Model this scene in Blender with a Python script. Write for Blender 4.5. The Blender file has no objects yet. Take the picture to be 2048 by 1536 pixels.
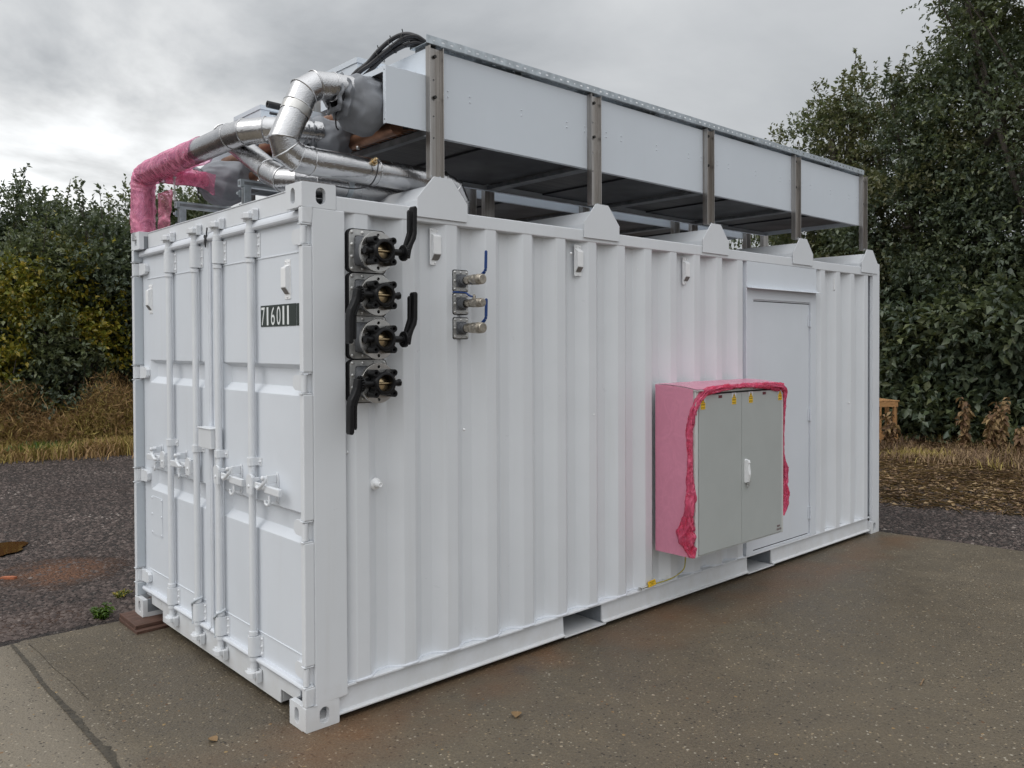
import bpy, bmesh, math, random
import numpy as np
from mathutils import Vector, Matrix, noise
from mathutils.geometry import tessellate_polygon

random.seed(7)
S = bpy.context.scene
COL = S.collection
PI = math.pi

# ------------------------------------------------------------------ materials
def newmat(name):
    m = bpy.data.materials.new(name)
    m.use_nodes = True
    nt = m.node_tree
    return m, nt, nt.nodes['Principled BSDF']

def nd(nt, typ, **kw):
    n = nt.nodes.new(typ)
    for k, v in kw.items():
        if k.startswith('i_'):
            key = k[2:]
            key = int(key) if key.isdigit() else key.replace('_', ' ')
            n.inputs[key].default_value = v
        else:
            setattr(n, k, v)
    return n

def ramp(nt, src, stops, interp='LINEAR'):
    r = nt.nodes.new('ShaderNodeValToRGB')
    r.color_ramp.interpolation = interp
    e = r.color_ramp.elements
    while len(e) < len(stops):
        e.new(0.5)
    for el, (p, c) in zip(e, stops):
        el.position = p
        if not isinstance(c, (tuple, list)):
            c = (c, c, c)
        el.color = (c[0], c[1], c[2], 1)
    nt.links.new(src, r.inputs[0])
    return r.outputs[0]

def coords(nt, scale=(1, 1, 1), loc=(0, 0, 0)):
    g = nt.nodes.new('ShaderNodeNewGeometry')
    mp = nt.nodes.new('ShaderNodeMapping')
    mp.inputs['Scale'].default_value = scale
    mp.inputs['Location'].default_value = loc
    nt.links.new(g.outputs['Position'], mp.inputs['Vector'])
    return mp.outputs[0]

def noi(nt, vec, scale, detail=4, rough=0.55, dist=0.0):
    n = nd(nt, 'ShaderNodeTexNoise', i_Scale=scale, i_Detail=detail, i_Roughness=rough, i_Distortion=dist)
    if vec is not None:
        nt.links.new(vec, n.inputs['Vector'])
    return n.outputs['Fac']

def voro(nt, vec, scale, feature='F1', out='Distance', rnd=1.0):
    n = nd(nt, 'ShaderNodeTexVoronoi', feature=feature, i_Scale=scale)
    n.inputs['Randomness'].default_value = rnd
    if vec is not None:
        nt.links.new(vec, n.inputs['Vector'])
    return n.outputs[out]

def mix(nt, fac, a, b, mode='MIX'):
    n = nd(nt, 'ShaderNodeMix', data_type='RGBA', blend_type=mode)
    for sock, v in ((n.inputs[0], fac), (n.inputs[6], a), (n.inputs[7], b)):
        if isinstance(v, bpy.types.NodeSocket):
            nt.links.new(v, sock)
        elif isinstance(v, (tuple, list)):
            sock.default_value = (v[0], v[1], v[2], 1)
        else:
            sock.default_value = v
    return n.outputs[2]

def mth(nt, op, a, b=None, c=None, clamp=False):
    n = nd(nt, 'ShaderNodeMath', operation=op)
    n.use_clamp = clamp
    for i, v in enumerate((a, b, c)):
        if v is None:
            continue
        if isinstance(v, bpy.types.NodeSocket):
            nt.links.new(v, n.inputs[i])
        else:
            n.inputs[i].default_value = v
    return n.outputs[0]

def bump(nt, bsdf, h, strength=0.3, dist=0.01):
    b = nd(nt, 'ShaderNodeBump')
    b.inputs['Strength'].default_value = strength
    b.inputs['Distance'].default_value = dist
    nt.links.new(h, b.inputs['Height'])
    nt.links.new(b.outputs[0], bsdf.inputs['Normal'])
    return b

def simple(name, col, rough=0.5, metal=0.0, var=0.12, nscale=30, bstr=0.0, bscale=60, bdist=0.004, spec=None, stretch=(1, 1, 1)):
    m, nt, b = newmat(name)
    v = coords(nt, stretch)
    n = noi(nt, v, nscale, 5)
    lo = tuple(c * (1 - var) for c in col)
    hi = tuple(min(1, c * (1 + var)) for c in col)
    nt.links.new(ramp(nt, n, [(0.3, lo), (0.7, hi)]), b.inputs['Base Color'])
    b.inputs['Metallic'].default_value = metal
    n2 = noi(nt, v, nscale * 0.35, 4)
    nt.links.new(ramp(nt, n2, [(0.3, max(0.02, rough * 0.8)), (0.7, min(1, rough * 1.2))]), b.inputs['Roughness'])
    if spec is not None:
        b.inputs['Specular IOR Level'].default_value = spec
    if bstr:
        bump(nt, b, noi(nt, v, bscale, 5), bstr, bdist)
    return m

def white_paint(name, col=(0.70, 0.722, 0.752), rough=0.36, dents=0.35, grime=0.5):
    m, nt, b = newmat(name)
    v = coords(nt)
    n1 = noi(nt, v, 1.3, 4)
    n2 = noi(nt, v, 9.0, 6, 0.65)
    c = mix(nt, ramp(nt, n1, [(0.35, 0.0), (0.7, 1.0)]), col, tuple(x * 0.94 for x in col))
    # fine grime specks, rain runs and scuffs
    vs = coords(nt, (14, 14, 0.7))
    st = ramp(nt, noi(nt, vs, 1.0, 5, 0.6), [(0.56, 0.0), (0.78, 1.0)])
    c = mix(nt, mth(nt, 'MULTIPLY', st, 0.26 * grime), c, (0.46, 0.44, 0.40))
    sp = ramp(nt, noi(nt, v, 55, 3, 0.7), [(0.70, 0.0), (0.78, 1.0)])
    c = mix(nt, mth(nt, 'MULTIPLY', sp, 0.25 * grime), c, (0.38, 0.36, 0.33))
    # mud splash close to the ground
    sx = nd(nt, 'ShaderNodeSeparateXYZ')
    nt.links.new(v, sx.inputs[0])
    low = ramp(nt, mth(nt, 'ADD', mth(nt, 'MULTIPLY', sx.outputs[2], 2.2), mth(nt, 'MULTIPLY', mth(nt, 'SUBTRACT', n2, 0.5), 0.9)),
               [(0.02, 1.0), (0.34, 0.0)])
    c = mix(nt, mth(nt, 'MULTIPLY', low, 0.42 * grime), c, (0.40, 0.36, 0.29))
    nt.links.new(c, b.inputs['Base Color'])
    nt.links.new(ramp(nt, n2, [(0.3, rough * 0.75), (0.75, rough * 1.35)]), b.inputs['Roughness'])
    h = mth(nt, 'ADD', mth(nt, 'MULTIPLY', noi(nt, v, 3.2, 2), 1.0), mth(nt, 'MULTIPLY', noi(nt, v, 70, 3, 0.6), 0.045))
    bump(nt, b, h, dents, 0.010)
    return m

M = {}
M['paint'] = white_paint('white_container_paint')
M['panel'] = white_paint('smooth_white_door_paint', (0.675, 0.71, 0.76), 0.42, 0.10, 0.35)
M['casing'] = white_paint('pale_powder_coat', (0.63, 0.68, 0.74), 0.45, 0.06, 0.2)
M['vent'] = simple('white_plastic', (0.80, 0.81, 0.82), 0.4, var=0.03)
M['grille'] = simple('grey_grille', (0.20, 0.19, 0.18), 0.6)
M['postgrey'] = white_paint('blue_grey_inner_post', (0.50, 0.54, 0.58), 0.4, 0.15, 0.6)
M['recess_shade'] = simple('recess_shade_grey', (0.20, 0.215, 0.235), 0.6)  # darker grey that carries the shade inside castings and fork pockets
M['dark'] = simple('deep_shade_black', (0.012, 0.012, 0.013), 0.8)  # near-black colour standing for deep shade in openings
M['seal'] = simple('black_rubber_seal', (0.018, 0.018, 0.02), 0.6)
M['sealw'] = white_paint('painted_rubber_seal', (0.67, 0.70, 0.75), 0.45, 0.4, 0.8)
M['black'] = simple('black_cast_iron', (0.008, 0.008, 0.009), 0.42, spec=0.28, var=0.3, nscale=40, bstr=0.25, bscale=250, bdist=0.002)
M['cable'] = simple('black_cable', (0.016, 0.016, 0.02), 0.45)
M['steel'] = simple('stainless_steel', (0.56, 0.55, 0.53), 0.28, 1.0, var=0.15, nscale=12)
M['dullsteel'] = simple('dull_zinc_steel', (0.50, 0.50, 0.49), 0.36, 0.55, var=0.25, nscale=25, bstr=0.1, bscale=90)
M['galv'] = simple('galvanised_steel', (0.46, 0.50, 0.53), 0.42, 0.85, var=0.22, nscale=22)
M['galvdark'] = simple('dark_galvanised_steel', (0.20, 0.21, 0.22), 0.5, 0.6, var=0.25, nscale=18)
M['brass'] = simple('brass_disc', (0.52, 0.40, 0.24), 0.3, 1.0, var=0.2, nscale=30)
M['ballv'] = simple('nickel_plated_valve', (0.44, 0.40, 0.34), 0.34, 1.0, var=0.25, nscale=60, bstr=0.1, bscale=200)
M['boot'] = simple('grey_rubber_boot', (0.10, 0.105, 0.115), 0.62, var=0.12)
M['blue'] = simple('blue_vinyl', (0.012, 0.05, 0.20), 0.32)
M['copper'] = simple('copper_pipe', (0.30, 0.155, 0.095), 0.42, 0.9, var=0.35, nscale=9, bstr=0.05)
M['fabric'] = simple('grey_insulation_cloth', (0.185, 0.195, 0.215), 0.72, var=0.10, nscale=14, bstr=0.15, bscale=35, bdist=0.01)
M['cabinet'] = simple('light_grey_cabinet_paint', (0.40, 0.42, 0.41), 0.42, var=0.03, nscale=5, bstr=0.03, bscale=200)
M['cabedge'] = simple('pale_cabinet_edge', (0.55, 0.56, 0.55), 0.42, var=0.03, nscale=5)
M['yellow'] = simple('yellow_sticker', (0.80, 0.50, 0.02), 0.4, var=0.05)
M['whitest'] = simple('white_sticker', (0.62, 0.62, 0.64), 0.4, var=0.04)
M['redst'] = simple('dark_red_sticker', (0.12, 0.02, 0.03), 0.4, var=0.1)
M['ink'] = simple('black_ink', (0.015, 0.014, 0.012), 0.5)
M['plate'] = simple('dark_green_plate', (0.012, 0.022, 0.017), 0.3, var=0.15, nscale=8)
M['digit'] = simple('white_digit_paint', (0.74, 0.77, 0.77), 0.4, var=0.03)
M['wire'] = simple('yellow_green_wire', (0.45, 0.38, 0.04), 0.4, var=0.3, nscale=60)
M['oldwood'] = simple('rusty_brown_board', (0.085, 0.042, 0.028), 0.75, var=0.4, nscale=14, bstr=0.5, bscale=40, stretch=(1, 6, 6))
M['newwood'] = simple('pale_pine', (0.36, 0.19, 0.075), 0.7, var=0.3, nscale=10, bstr=0.2, bscale=40, stretch=(1, 1, 6))
M['bark'] = simple('tree_bark', (0.06, 0.05, 0.04), 0.9, var=0.4, nscale=18, bstr=0.6, bscale=25)
M['brick'] = simple('broken_brick', (0.34, 0.11, 0.05), 0.8, var=0.3)

def foil(name, col=(0.55, 0.55, 0.56)):
    m, nt, b = newmat(name)
    v = coords(nt)
    n = noi(nt, v, 7, 5)
    nt.links.new(ramp(nt, n, [(0.3, tuple(c * 0.8 for c in col)), (0.7, col)]), b.inputs['Base Color'])
    b.inputs['Metallic'].default_value = 1.0
    nt.links.new(ramp(nt, noi(nt, v, 18, 4), [(0.3, 0.14), (0.7, 0.30)]), b.inputs['Roughness'])
    h = mth(nt, 'ADD', mth(nt, 'MULTIPLY', voro(nt, v, 160, 'SMOOTH_F1'), 0.35), mth(nt, 'MULTIPLY', noi(nt, v, 16, 3), 0.9))
    # rain drops clinging to the foil
    d = ramp(nt, voro(nt, v, 46), [(0.0, 1.0), (0.16, 0.0)])
    h = mth(nt, 'ADD', h, mth(nt, 'MULTIPLY', d, 0.45))
    bump(nt, b, h, 0.38, 0.006)
    return m
M['foil'] = foil('aluminium_foil_cladding')

def brushed(name):
    m, nt, b = newmat(name)
    v = coords(nt, (40, 40, 1.2))
    n = noi(nt, v, 1.2, 5, 0.6)
    nt.links.new(ramp(nt, n, [(0.25, (0.25, 0.225, 0.205)), (0.55, (0.44, 0.42, 0.40)), (0.8, (0.62, 0.61, 0.60))]), b.inputs['Base Color'])  # brown streaks put the steel's reflections into the colour
    b.inputs['Metallic'].default_value = 0.9
    b.inputs['Roughness'].default_value = 0.34
    bump(nt, b, n, 0.05, 0.003)
    return m
M['post'] = brushed('mill_finish_steel_channel')

def film(name, col, opac, crease, flat=False):
    m, nt, b = newmat(name)
    v = coords(nt)
    w = noi(nt, v, 4.5, 2, 0.45, 1.8)
    w2 = noi(nt, coords(nt, (1.0, 1.0, 0.6)), 11, 2, 0.5, 1.4)
    rid = mth(nt, 'SUBTRACT', 1.0, mth(nt, 'ABSOLUTE', mth(nt, 'MULTIPLY', mth(nt, 'SUBTRACT', w, 0.5), 5.0)), clamp=True)
    rid2 = mth(nt, 'SUBTRACT', 1.0, mth(nt, 'ABSOLUTE', mth(nt, 'MULTIPLY', mth(nt, 'SUBTRACT', w2, 0.5), 5.0)), clamp=True)
    rr = mth(nt, 'ADD', mth(nt, 'POWER', rid, 3), mth(nt, 'MULTIPLY', mth(nt, 'POWER', rid2, 3), 0.7))
    b.inputs['Base Color'].default_value = (*col, 1)
    b.inputs['Roughness'].default_value = 0.22 if flat else 0.13
    b.inputs['Specular IOR Level'].default_value = 0.6
    bump(nt, b, mth(nt, 'ADD', rr, mth(nt, 'MULTIPLY', w, 1.5)), crease, 0.02)
    tr = nd(nt, 'ShaderNodeBsdfTransparent')
    tr.inputs[0].default_value = (1.0, min(1, col[1] * 1.1 + 0.30), min(1, col[2] * 1.0 + 0.34), 1)
    ms = nd(nt, 'ShaderNodeMixShader')
    # folded layers are less see-through
    nt.links.new(mth(nt, 'ADD', opac, mth(nt, 'MULTIPLY', rr, 0.05 if flat else 0.36), clamp=True), ms.inputs[0])
    nt.links.new(tr.outputs[0], ms.inputs[1])
    nt.links.new(b.outputs[0], ms.inputs[2])
    nt.links.new(ms.outputs[0], nt.nodes['Material Output'].inputs[0])
    return m
M['film'] = film('pink_plastic_film', (0.90, 0.30, 0.45), 0.20, 0.32)
M['filmflat'] = film('pink_film_pulled_tight', (0.74, 0.29, 0.41), 0.76, 0.05, True)
M['filmdark'] = film('pink_film_gathered', (0.80, 0.14, 0.26), 0.28, 0.35)

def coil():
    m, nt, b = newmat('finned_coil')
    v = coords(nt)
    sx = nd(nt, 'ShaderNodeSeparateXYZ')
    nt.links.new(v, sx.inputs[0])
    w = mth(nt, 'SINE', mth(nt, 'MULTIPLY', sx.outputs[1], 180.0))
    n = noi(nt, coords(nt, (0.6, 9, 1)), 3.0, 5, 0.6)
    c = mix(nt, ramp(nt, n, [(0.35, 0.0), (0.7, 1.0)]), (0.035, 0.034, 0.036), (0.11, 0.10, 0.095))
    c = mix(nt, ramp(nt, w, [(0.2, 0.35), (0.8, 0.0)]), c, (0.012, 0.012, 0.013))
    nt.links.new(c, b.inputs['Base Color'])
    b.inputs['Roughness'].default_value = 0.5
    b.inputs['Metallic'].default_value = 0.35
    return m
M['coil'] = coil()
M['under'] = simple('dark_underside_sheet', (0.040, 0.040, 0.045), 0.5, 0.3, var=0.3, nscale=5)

def leafmat(name, stops, trans=0.30, gloss=0.32, spec=0.5):
    m, nt, b = newmat(name)
    g = nd(nt, 'ShaderNodeNewGeometry')
    v = coords(nt)
    f = mth(nt, 'ADD', mth(nt, 'MULTIPLY', g.outputs['Random Per Island'], 0.55), mth(nt, 'MULTIPLY', noi(nt, v, 0.9, 4), 0.6))
    c = ramp(nt, f, stops)
    nt.links.new(c, b.inputs['Base Color'])
    b.inputs['Roughness'].default_value = gloss
    b.inputs['Specular IOR Level'].default_value = spec
    t = nd(nt, 'ShaderNodeBsdfTranslucent')
    nt.links.new(mix(nt, 0.4, c, (0.16, 0.20, 0.03)), t.inputs[0])
    ms = nd(nt, 'ShaderNodeMixShader')
    ms.inputs[0].default_value = trans
    nt.links.new(b.outputs[0], ms.inputs[1])
    nt.links.new(t.outputs[0], ms.inputs[2])
    nt.links.new(ms.outputs[0], nt.nodes['Material Output'].inputs[0])
    return m
M['leaf_dark'] = leafmat('dark_green_leaves', [(0.15, (0.050, 0.068, 0.050)), (0.5, (0.082, 0.110, 0.074)), (0.85, (0.13, 0.155, 0.092))])
M['leaf_mid'] = leafmat('mid_green_leaves', [(0.15, (0.062, 0.084, 0.048)), (0.5, (0.110, 0.138, 0.070)), (0.85, (0.175, 0.19, 0.090))])
M['leaf_yel'] = leafmat('yellowing_leaves', [(0.15, (0.085, 0.115, 0.030)), (0.5, (0.20, 0.21, 0.030)), (0.85, (0.38, 0.28, 0.035))], 0.3)
M['leaf_olive'] = leafmat('olive_leaves', [(0.15, (0.068, 0.080, 0.046)), (0.5, (0.125, 0.135, 0.068)), (0.9, (0.185, 0.175, 0.088))])
M['drygrass'] = leafmat('dry_grass_blades', [(0.2, (0.15, 0.082, 0.036)), (0.5, (0.27, 0.155, 0.066)), (0.85, (0.38, 0.25, 0.10))], 0.2, 0.7)
M['yelgrass'] = leafmat('yellow_grass_blades', [(0.2, (0.17, 0.125, 0.035)), (0.5, (0.30, 0.22, 0.06)), (0.85, (0.40, 0.32, 0.09))], 0.2, 0.7)
M['weedgreen'] = leafmat('fresh_green_weed', [(0.2, (0.03, 0.07, 0.012)), (0.8, (0.09, 0.16, 0.02))], 0.3)
M['deadleaf'] = leafmat('dead_brown_leaves', [(0.2, (0.08, 0.042, 0.022)), (0.5, (0.18, 0.10, 0.05)), (0.85, (0.32, 0.22, 0.10))], 0.15, 0.7)
M['straw'] = leafmat('straw_and_twigs', [(0.2, (0.06, 0.035, 0.024)), (0.5, (0.15, 0.088, 0.052)), (0.85, (0.36, 0.25, 0.13))], 0.1, 0.7)
M['stone'] = leafmat('loose_stones', [(0.2, (0.030, 0.023, 0.021)), (0.6, (0.080, 0.061, 0.055)), (0.85, (0.13, 0.103, 0.092)), (0.97, (0.36, 0.32, 0.29))], 0.0, 0.8, 0.22)

def concrete():
    m, nt, b = newmat('wet_exposed_aggregate_concrete')
    v = coords(nt)
    big = noi(nt, v, 0.55, 5, 0.6)
    mid = noi(nt, v, 4.0, 6, 0.65)
    fine = noi(nt, v, 70, 4, 0.7)
    c = mix(nt, ramp(nt, big, [(0.3, 0.0), (0.7, 1.0)]), (0.110, 0.087, 0.057), (0.160, 0.131, 0.090))
    c = mix(nt, ramp(nt, mid, [(0.35, 0.5), (0.7, 0.0)]), c, (0.075, 0.064, 0.050))
    c = mix(nt, ramp(nt, fine, [(0.3, 0.6), (0.62, 0.0)]), c, (0.050, 0.040, 0.030))
    # dry paler bay left of the joint
    sx = nd(nt, 'ShaderNodeSeparateXYZ')
    nt.links.new(v, sx.inputs[0])
    wob = mth(nt, 'MULTIPLY', mth(nt, 'SUBTRACT', mid, 0.5), 0.35)
    dry = ramp(nt, mth(nt, 'ADD', mth(nt, 'MULTIPLY', mth(nt, 'ADD', sx.outputs[0], 0.60), -3.0), wob), [(0.0, 0.0), (0.8, 1.0)])
    c = mix(nt, mth(nt, 'MULTIPLY', dry, 0.42), c, (0.28, 0.245, 0.195))
    # aggregate: sparse pale and dark chips
    vd = voro(nt, v, 78)
    vc = voro(nt, v, 78, out='Color')
    sep = nd(nt, 'ShaderNodeSeparateColor')
    nt.links.new(vc, sep.inputs[0])
    size = mth(nt, 'MULTIPLY', mth(nt, 'POWER', sep.outputs[1], 1.4), 0.55)
    inside = mth(nt, 'LESS_THAN', vd, size)
    pale = mth(nt, 'MULTIPLY', inside, mth(nt, 'GREATER_THAN', sep.outputs[0], 0.83))
    c = mix(nt, mth(nt, 'MULTIPLY', pale, mth(nt, 'MULTIPLY', ramp(nt, mid, [(0.35, 0.35), (0.65, 1.0)]), 0.66)), c, mix(nt, sep.outputs[2], (0.36, 0.27, 0.16), (0.52, 0.48, 0.40)))
    drk = mth(nt, 'MULTIPLY', inside, mth(nt, 'LESS_THAN', sep.outputs[0], 0.20))
    c = mix(nt, mth(nt, 'MULTIPLY', drk, 0.85), c, (0.022, 0.018, 0.016))
    v2 = coords(nt, (1, 1, 1), (3.3, 1.7, 0))
    vd2 = voro(nt, v2, 34)
    vc2 = voro(nt, v2, 34, out='Color')
    sep2 = nd(nt, 'ShaderNodeSeparateColor')
    nt.links.new(vc2, sep2.inputs[0])
    big2 = mth(nt, 'MULTIPLY', mth(nt, 'LESS_THAN', vd2, mth(nt, 'MULTIPLY', sep2.outputs[1], 0.30)), mth(nt, 'GREATER_THAN', sep2.outputs[0], 0.90))
    c = mix(nt, mth(nt, 'MULTIPLY', big2, 0.6), c, (0.40, 0.33, 0.24))
    # rust run-off beside the container
    d = mth(nt, 'ABSOLUTE', mth(nt, 'ADD', sx.outputs[1], 0.16))
    along = ramp(nt, noi(nt, coords(nt, (1, 1, 1), (5, 2, 0)), 1.1, 3), [(0.42, 0.0), (0.62, 1.0)])
    rust = mth(nt, 'MULTIPLY', ramp(nt, mth(nt, 'ADD', d, mth(nt, 'MULTIPLY', mth(nt, 'SUBTRACT', mid, 0.5), 0.5)), [(0.0, 1.0), (0.42, 0.0)]), along)
    c = mix(nt, mth(nt, 'MULTIPLY', rust, 0.60), c, (0.16, 0.070, 0.025))
    # oily patches
    oil = ramp(nt, noi(nt, coords(nt, (1, 1, 1), (9, 4, 0)), 1.6, 5, 0.7), [(0.64, 0.0), (0.74, 1.0)])
    c = mix(nt, mth(nt, 'MULTIPLY', oil, 0.45), c, (0.050, 0.048, 0.050))
    nt.links.new(c, b.inputs['Base Color'])
    wet = ramp(nt, mth(nt, 'ADD', big, mth(nt, 'MULTIPLY', mid, 0.3)), [(0.45, 0.36), (0.85, 0.58)])
    r = mix(nt, mth(nt, 'MULTIPLY', dry, 0.8), wet, (0.62, 0.62, 0.62))
    nt.links.new(r, b.inputs['Roughness'])
    b.inputs['Specular IOR Level'].default_value = 0.30
    h = mth(nt, 'ADD', mth(nt, 'MULTIPLY', fine, 0.7), mth(nt, 'MULTIPLY', mid, 1.0))
    h = mth(nt, 'SUBTRACT', h, mth(nt, 'MULTIPLY', vd, 0.8))
    bump(nt, b, h, 0.55, 0.008)
    return m
M['concrete'] = concrete()

def groundmat():
    m, nt, b = newmat('wet_gravel_and_soil')
    v = coords(nt)
    sx = nd(nt, 'ShaderNodeSeparateXYZ')
    nt.links.new(v, sx.inputs[0])
    X, Y = sx.outputs[0], sx.outputs[1]
    big = noi(nt, v, 0.7, 5, 0.6)
    mid = noi(nt, v, 6, 6, 0.7)
    vd = voro(nt, v, 38)
    vc = voro(nt, v, 38, out='Color')
    sep = nd(nt, 'ShaderNodeSeparateColor')
    nt.links.new(vc, sep.inputs[0])
    c = mix(nt, sep.outputs[0], (0.028, 0.021, 0.019), (0.105, 0.080, 0.070))
    c = mix(nt, mth(nt, 'MULTIPLY', mth(nt, 'GREATER_THAN', sep.outputs[1], 0.92), 0.8), c, (0.26, 0.23, 0.21))
    c = mix(nt, ramp(nt, vd, [(0.25, 0.0), (0.6, 0.8)]), c, (0.016, 0.014, 0.014))
    c = mix(nt, ramp(nt, mid, [(0.4, 0.0), (0.8, 0.45)]), c, (0.050, 0.036, 0.030))
    # ochre soil patch near the slab and faint reddish soil elsewhere
    def patch(cx, cy, rx, ry):
        a = mth(nt, 'POWER', mth(nt, 'DIVIDE', mth(nt, 'SUBTRACT', X, cx), rx), 2)
        d = mth(nt, 'POWER', mth(nt, 'DIVIDE', mth(nt, 'SUBTRACT', Y, cy), ry), 2)
        q = mth(nt, 'ADD', mth(nt, 'SQRT', mth(nt, 'ADD', a, d)), mth(nt, 'MULTIPLY', mth(nt, 'SUBTRACT', mid, 0.5), 1.6))
        return ramp(nt, q, [(0.25, 1.0), (1.1, 0.0)])
    c = mix(nt, mth(nt, 'MULTIPLY', patch(-0.05, 4.15, 0.55, 0.62), 0.70), c, (0.20, 0.090, 0.045))
    c = mix(nt, mth(nt, 'MULTIPLY', patch(-0.55, 2.9, 0.7, 0.35), 0.45), c, (0.12, 0.060, 0.036))
    c = mix(nt, ramp(nt, big, [(0.55, 0.0), (0.8, 0.40)]), c, (0.075, 0.045, 0.034))
    # soil with straw beyond the yard edge (right) and under the hedge (left)
    wob = mth(nt, 'MULTIPLY', mth(nt, 'SUBTRACT', mid, 0.5), 2.4)
    soilR = ramp(nt, mth(nt, 'ADD', mth(nt, 'MULTIPLY', mth(nt, 'SUBTRACT', X, 8.2), 0.5), mth(nt, 'MULTIPLY', wob, 0.5)), [(0.0, 0.0), (0.8, 1.0)])
    soilL = ramp(nt, mth(nt, 'ADD', mth(nt, 'SUBTRACT', Y, 12.6), mth(nt, 'MULTIPLY', wob, 0.4)), [(0.0, 0.0), (0.7, 1.0)])
    soil = mix(nt, mid, (0.040, 0.024, 0.017), (0.150, 0.088, 0.052))
    c = mix(nt, mth(nt, 'MAXIMUM', soilR, soilL), c, soil)
    nt.links.new(c, b.inputs['Base Color'])
    nt.links.new(ramp(nt, big, [(0.35, 0.60), (0.7, 0.9)]), b.inputs['Roughness'])
    b.inputs['Specular IOR Level'].default_value = 0.28
    h = mth(nt, 'ADD', mth(nt, 'MULTIPLY', vd, -1.0), mth(nt, 'MULTIPLY', mid, 1.2))
    bump(nt, b, h, 1.0, 0.05)
    return m
M['ground'] = groundmat()

def watermat():
    m, nt, b = newmat('muddy_water')
    b.inputs['Base Color'].default_value = (0.060, 0.026, 0.012, 1)
    b.inputs['Roughness'].default_value = 0.03
    bump(nt, b, noi(nt, coords(nt), 14, 2), 0.04, 0.01)
    return m
M['water'] = watermat()
M['jointdirt'] = simple('dirt_and_moss_in_joint', (0.050, 0.042, 0.030), 0.9, var=0.5, nscale=40, bstr=0.8, bscale=80)

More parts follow.
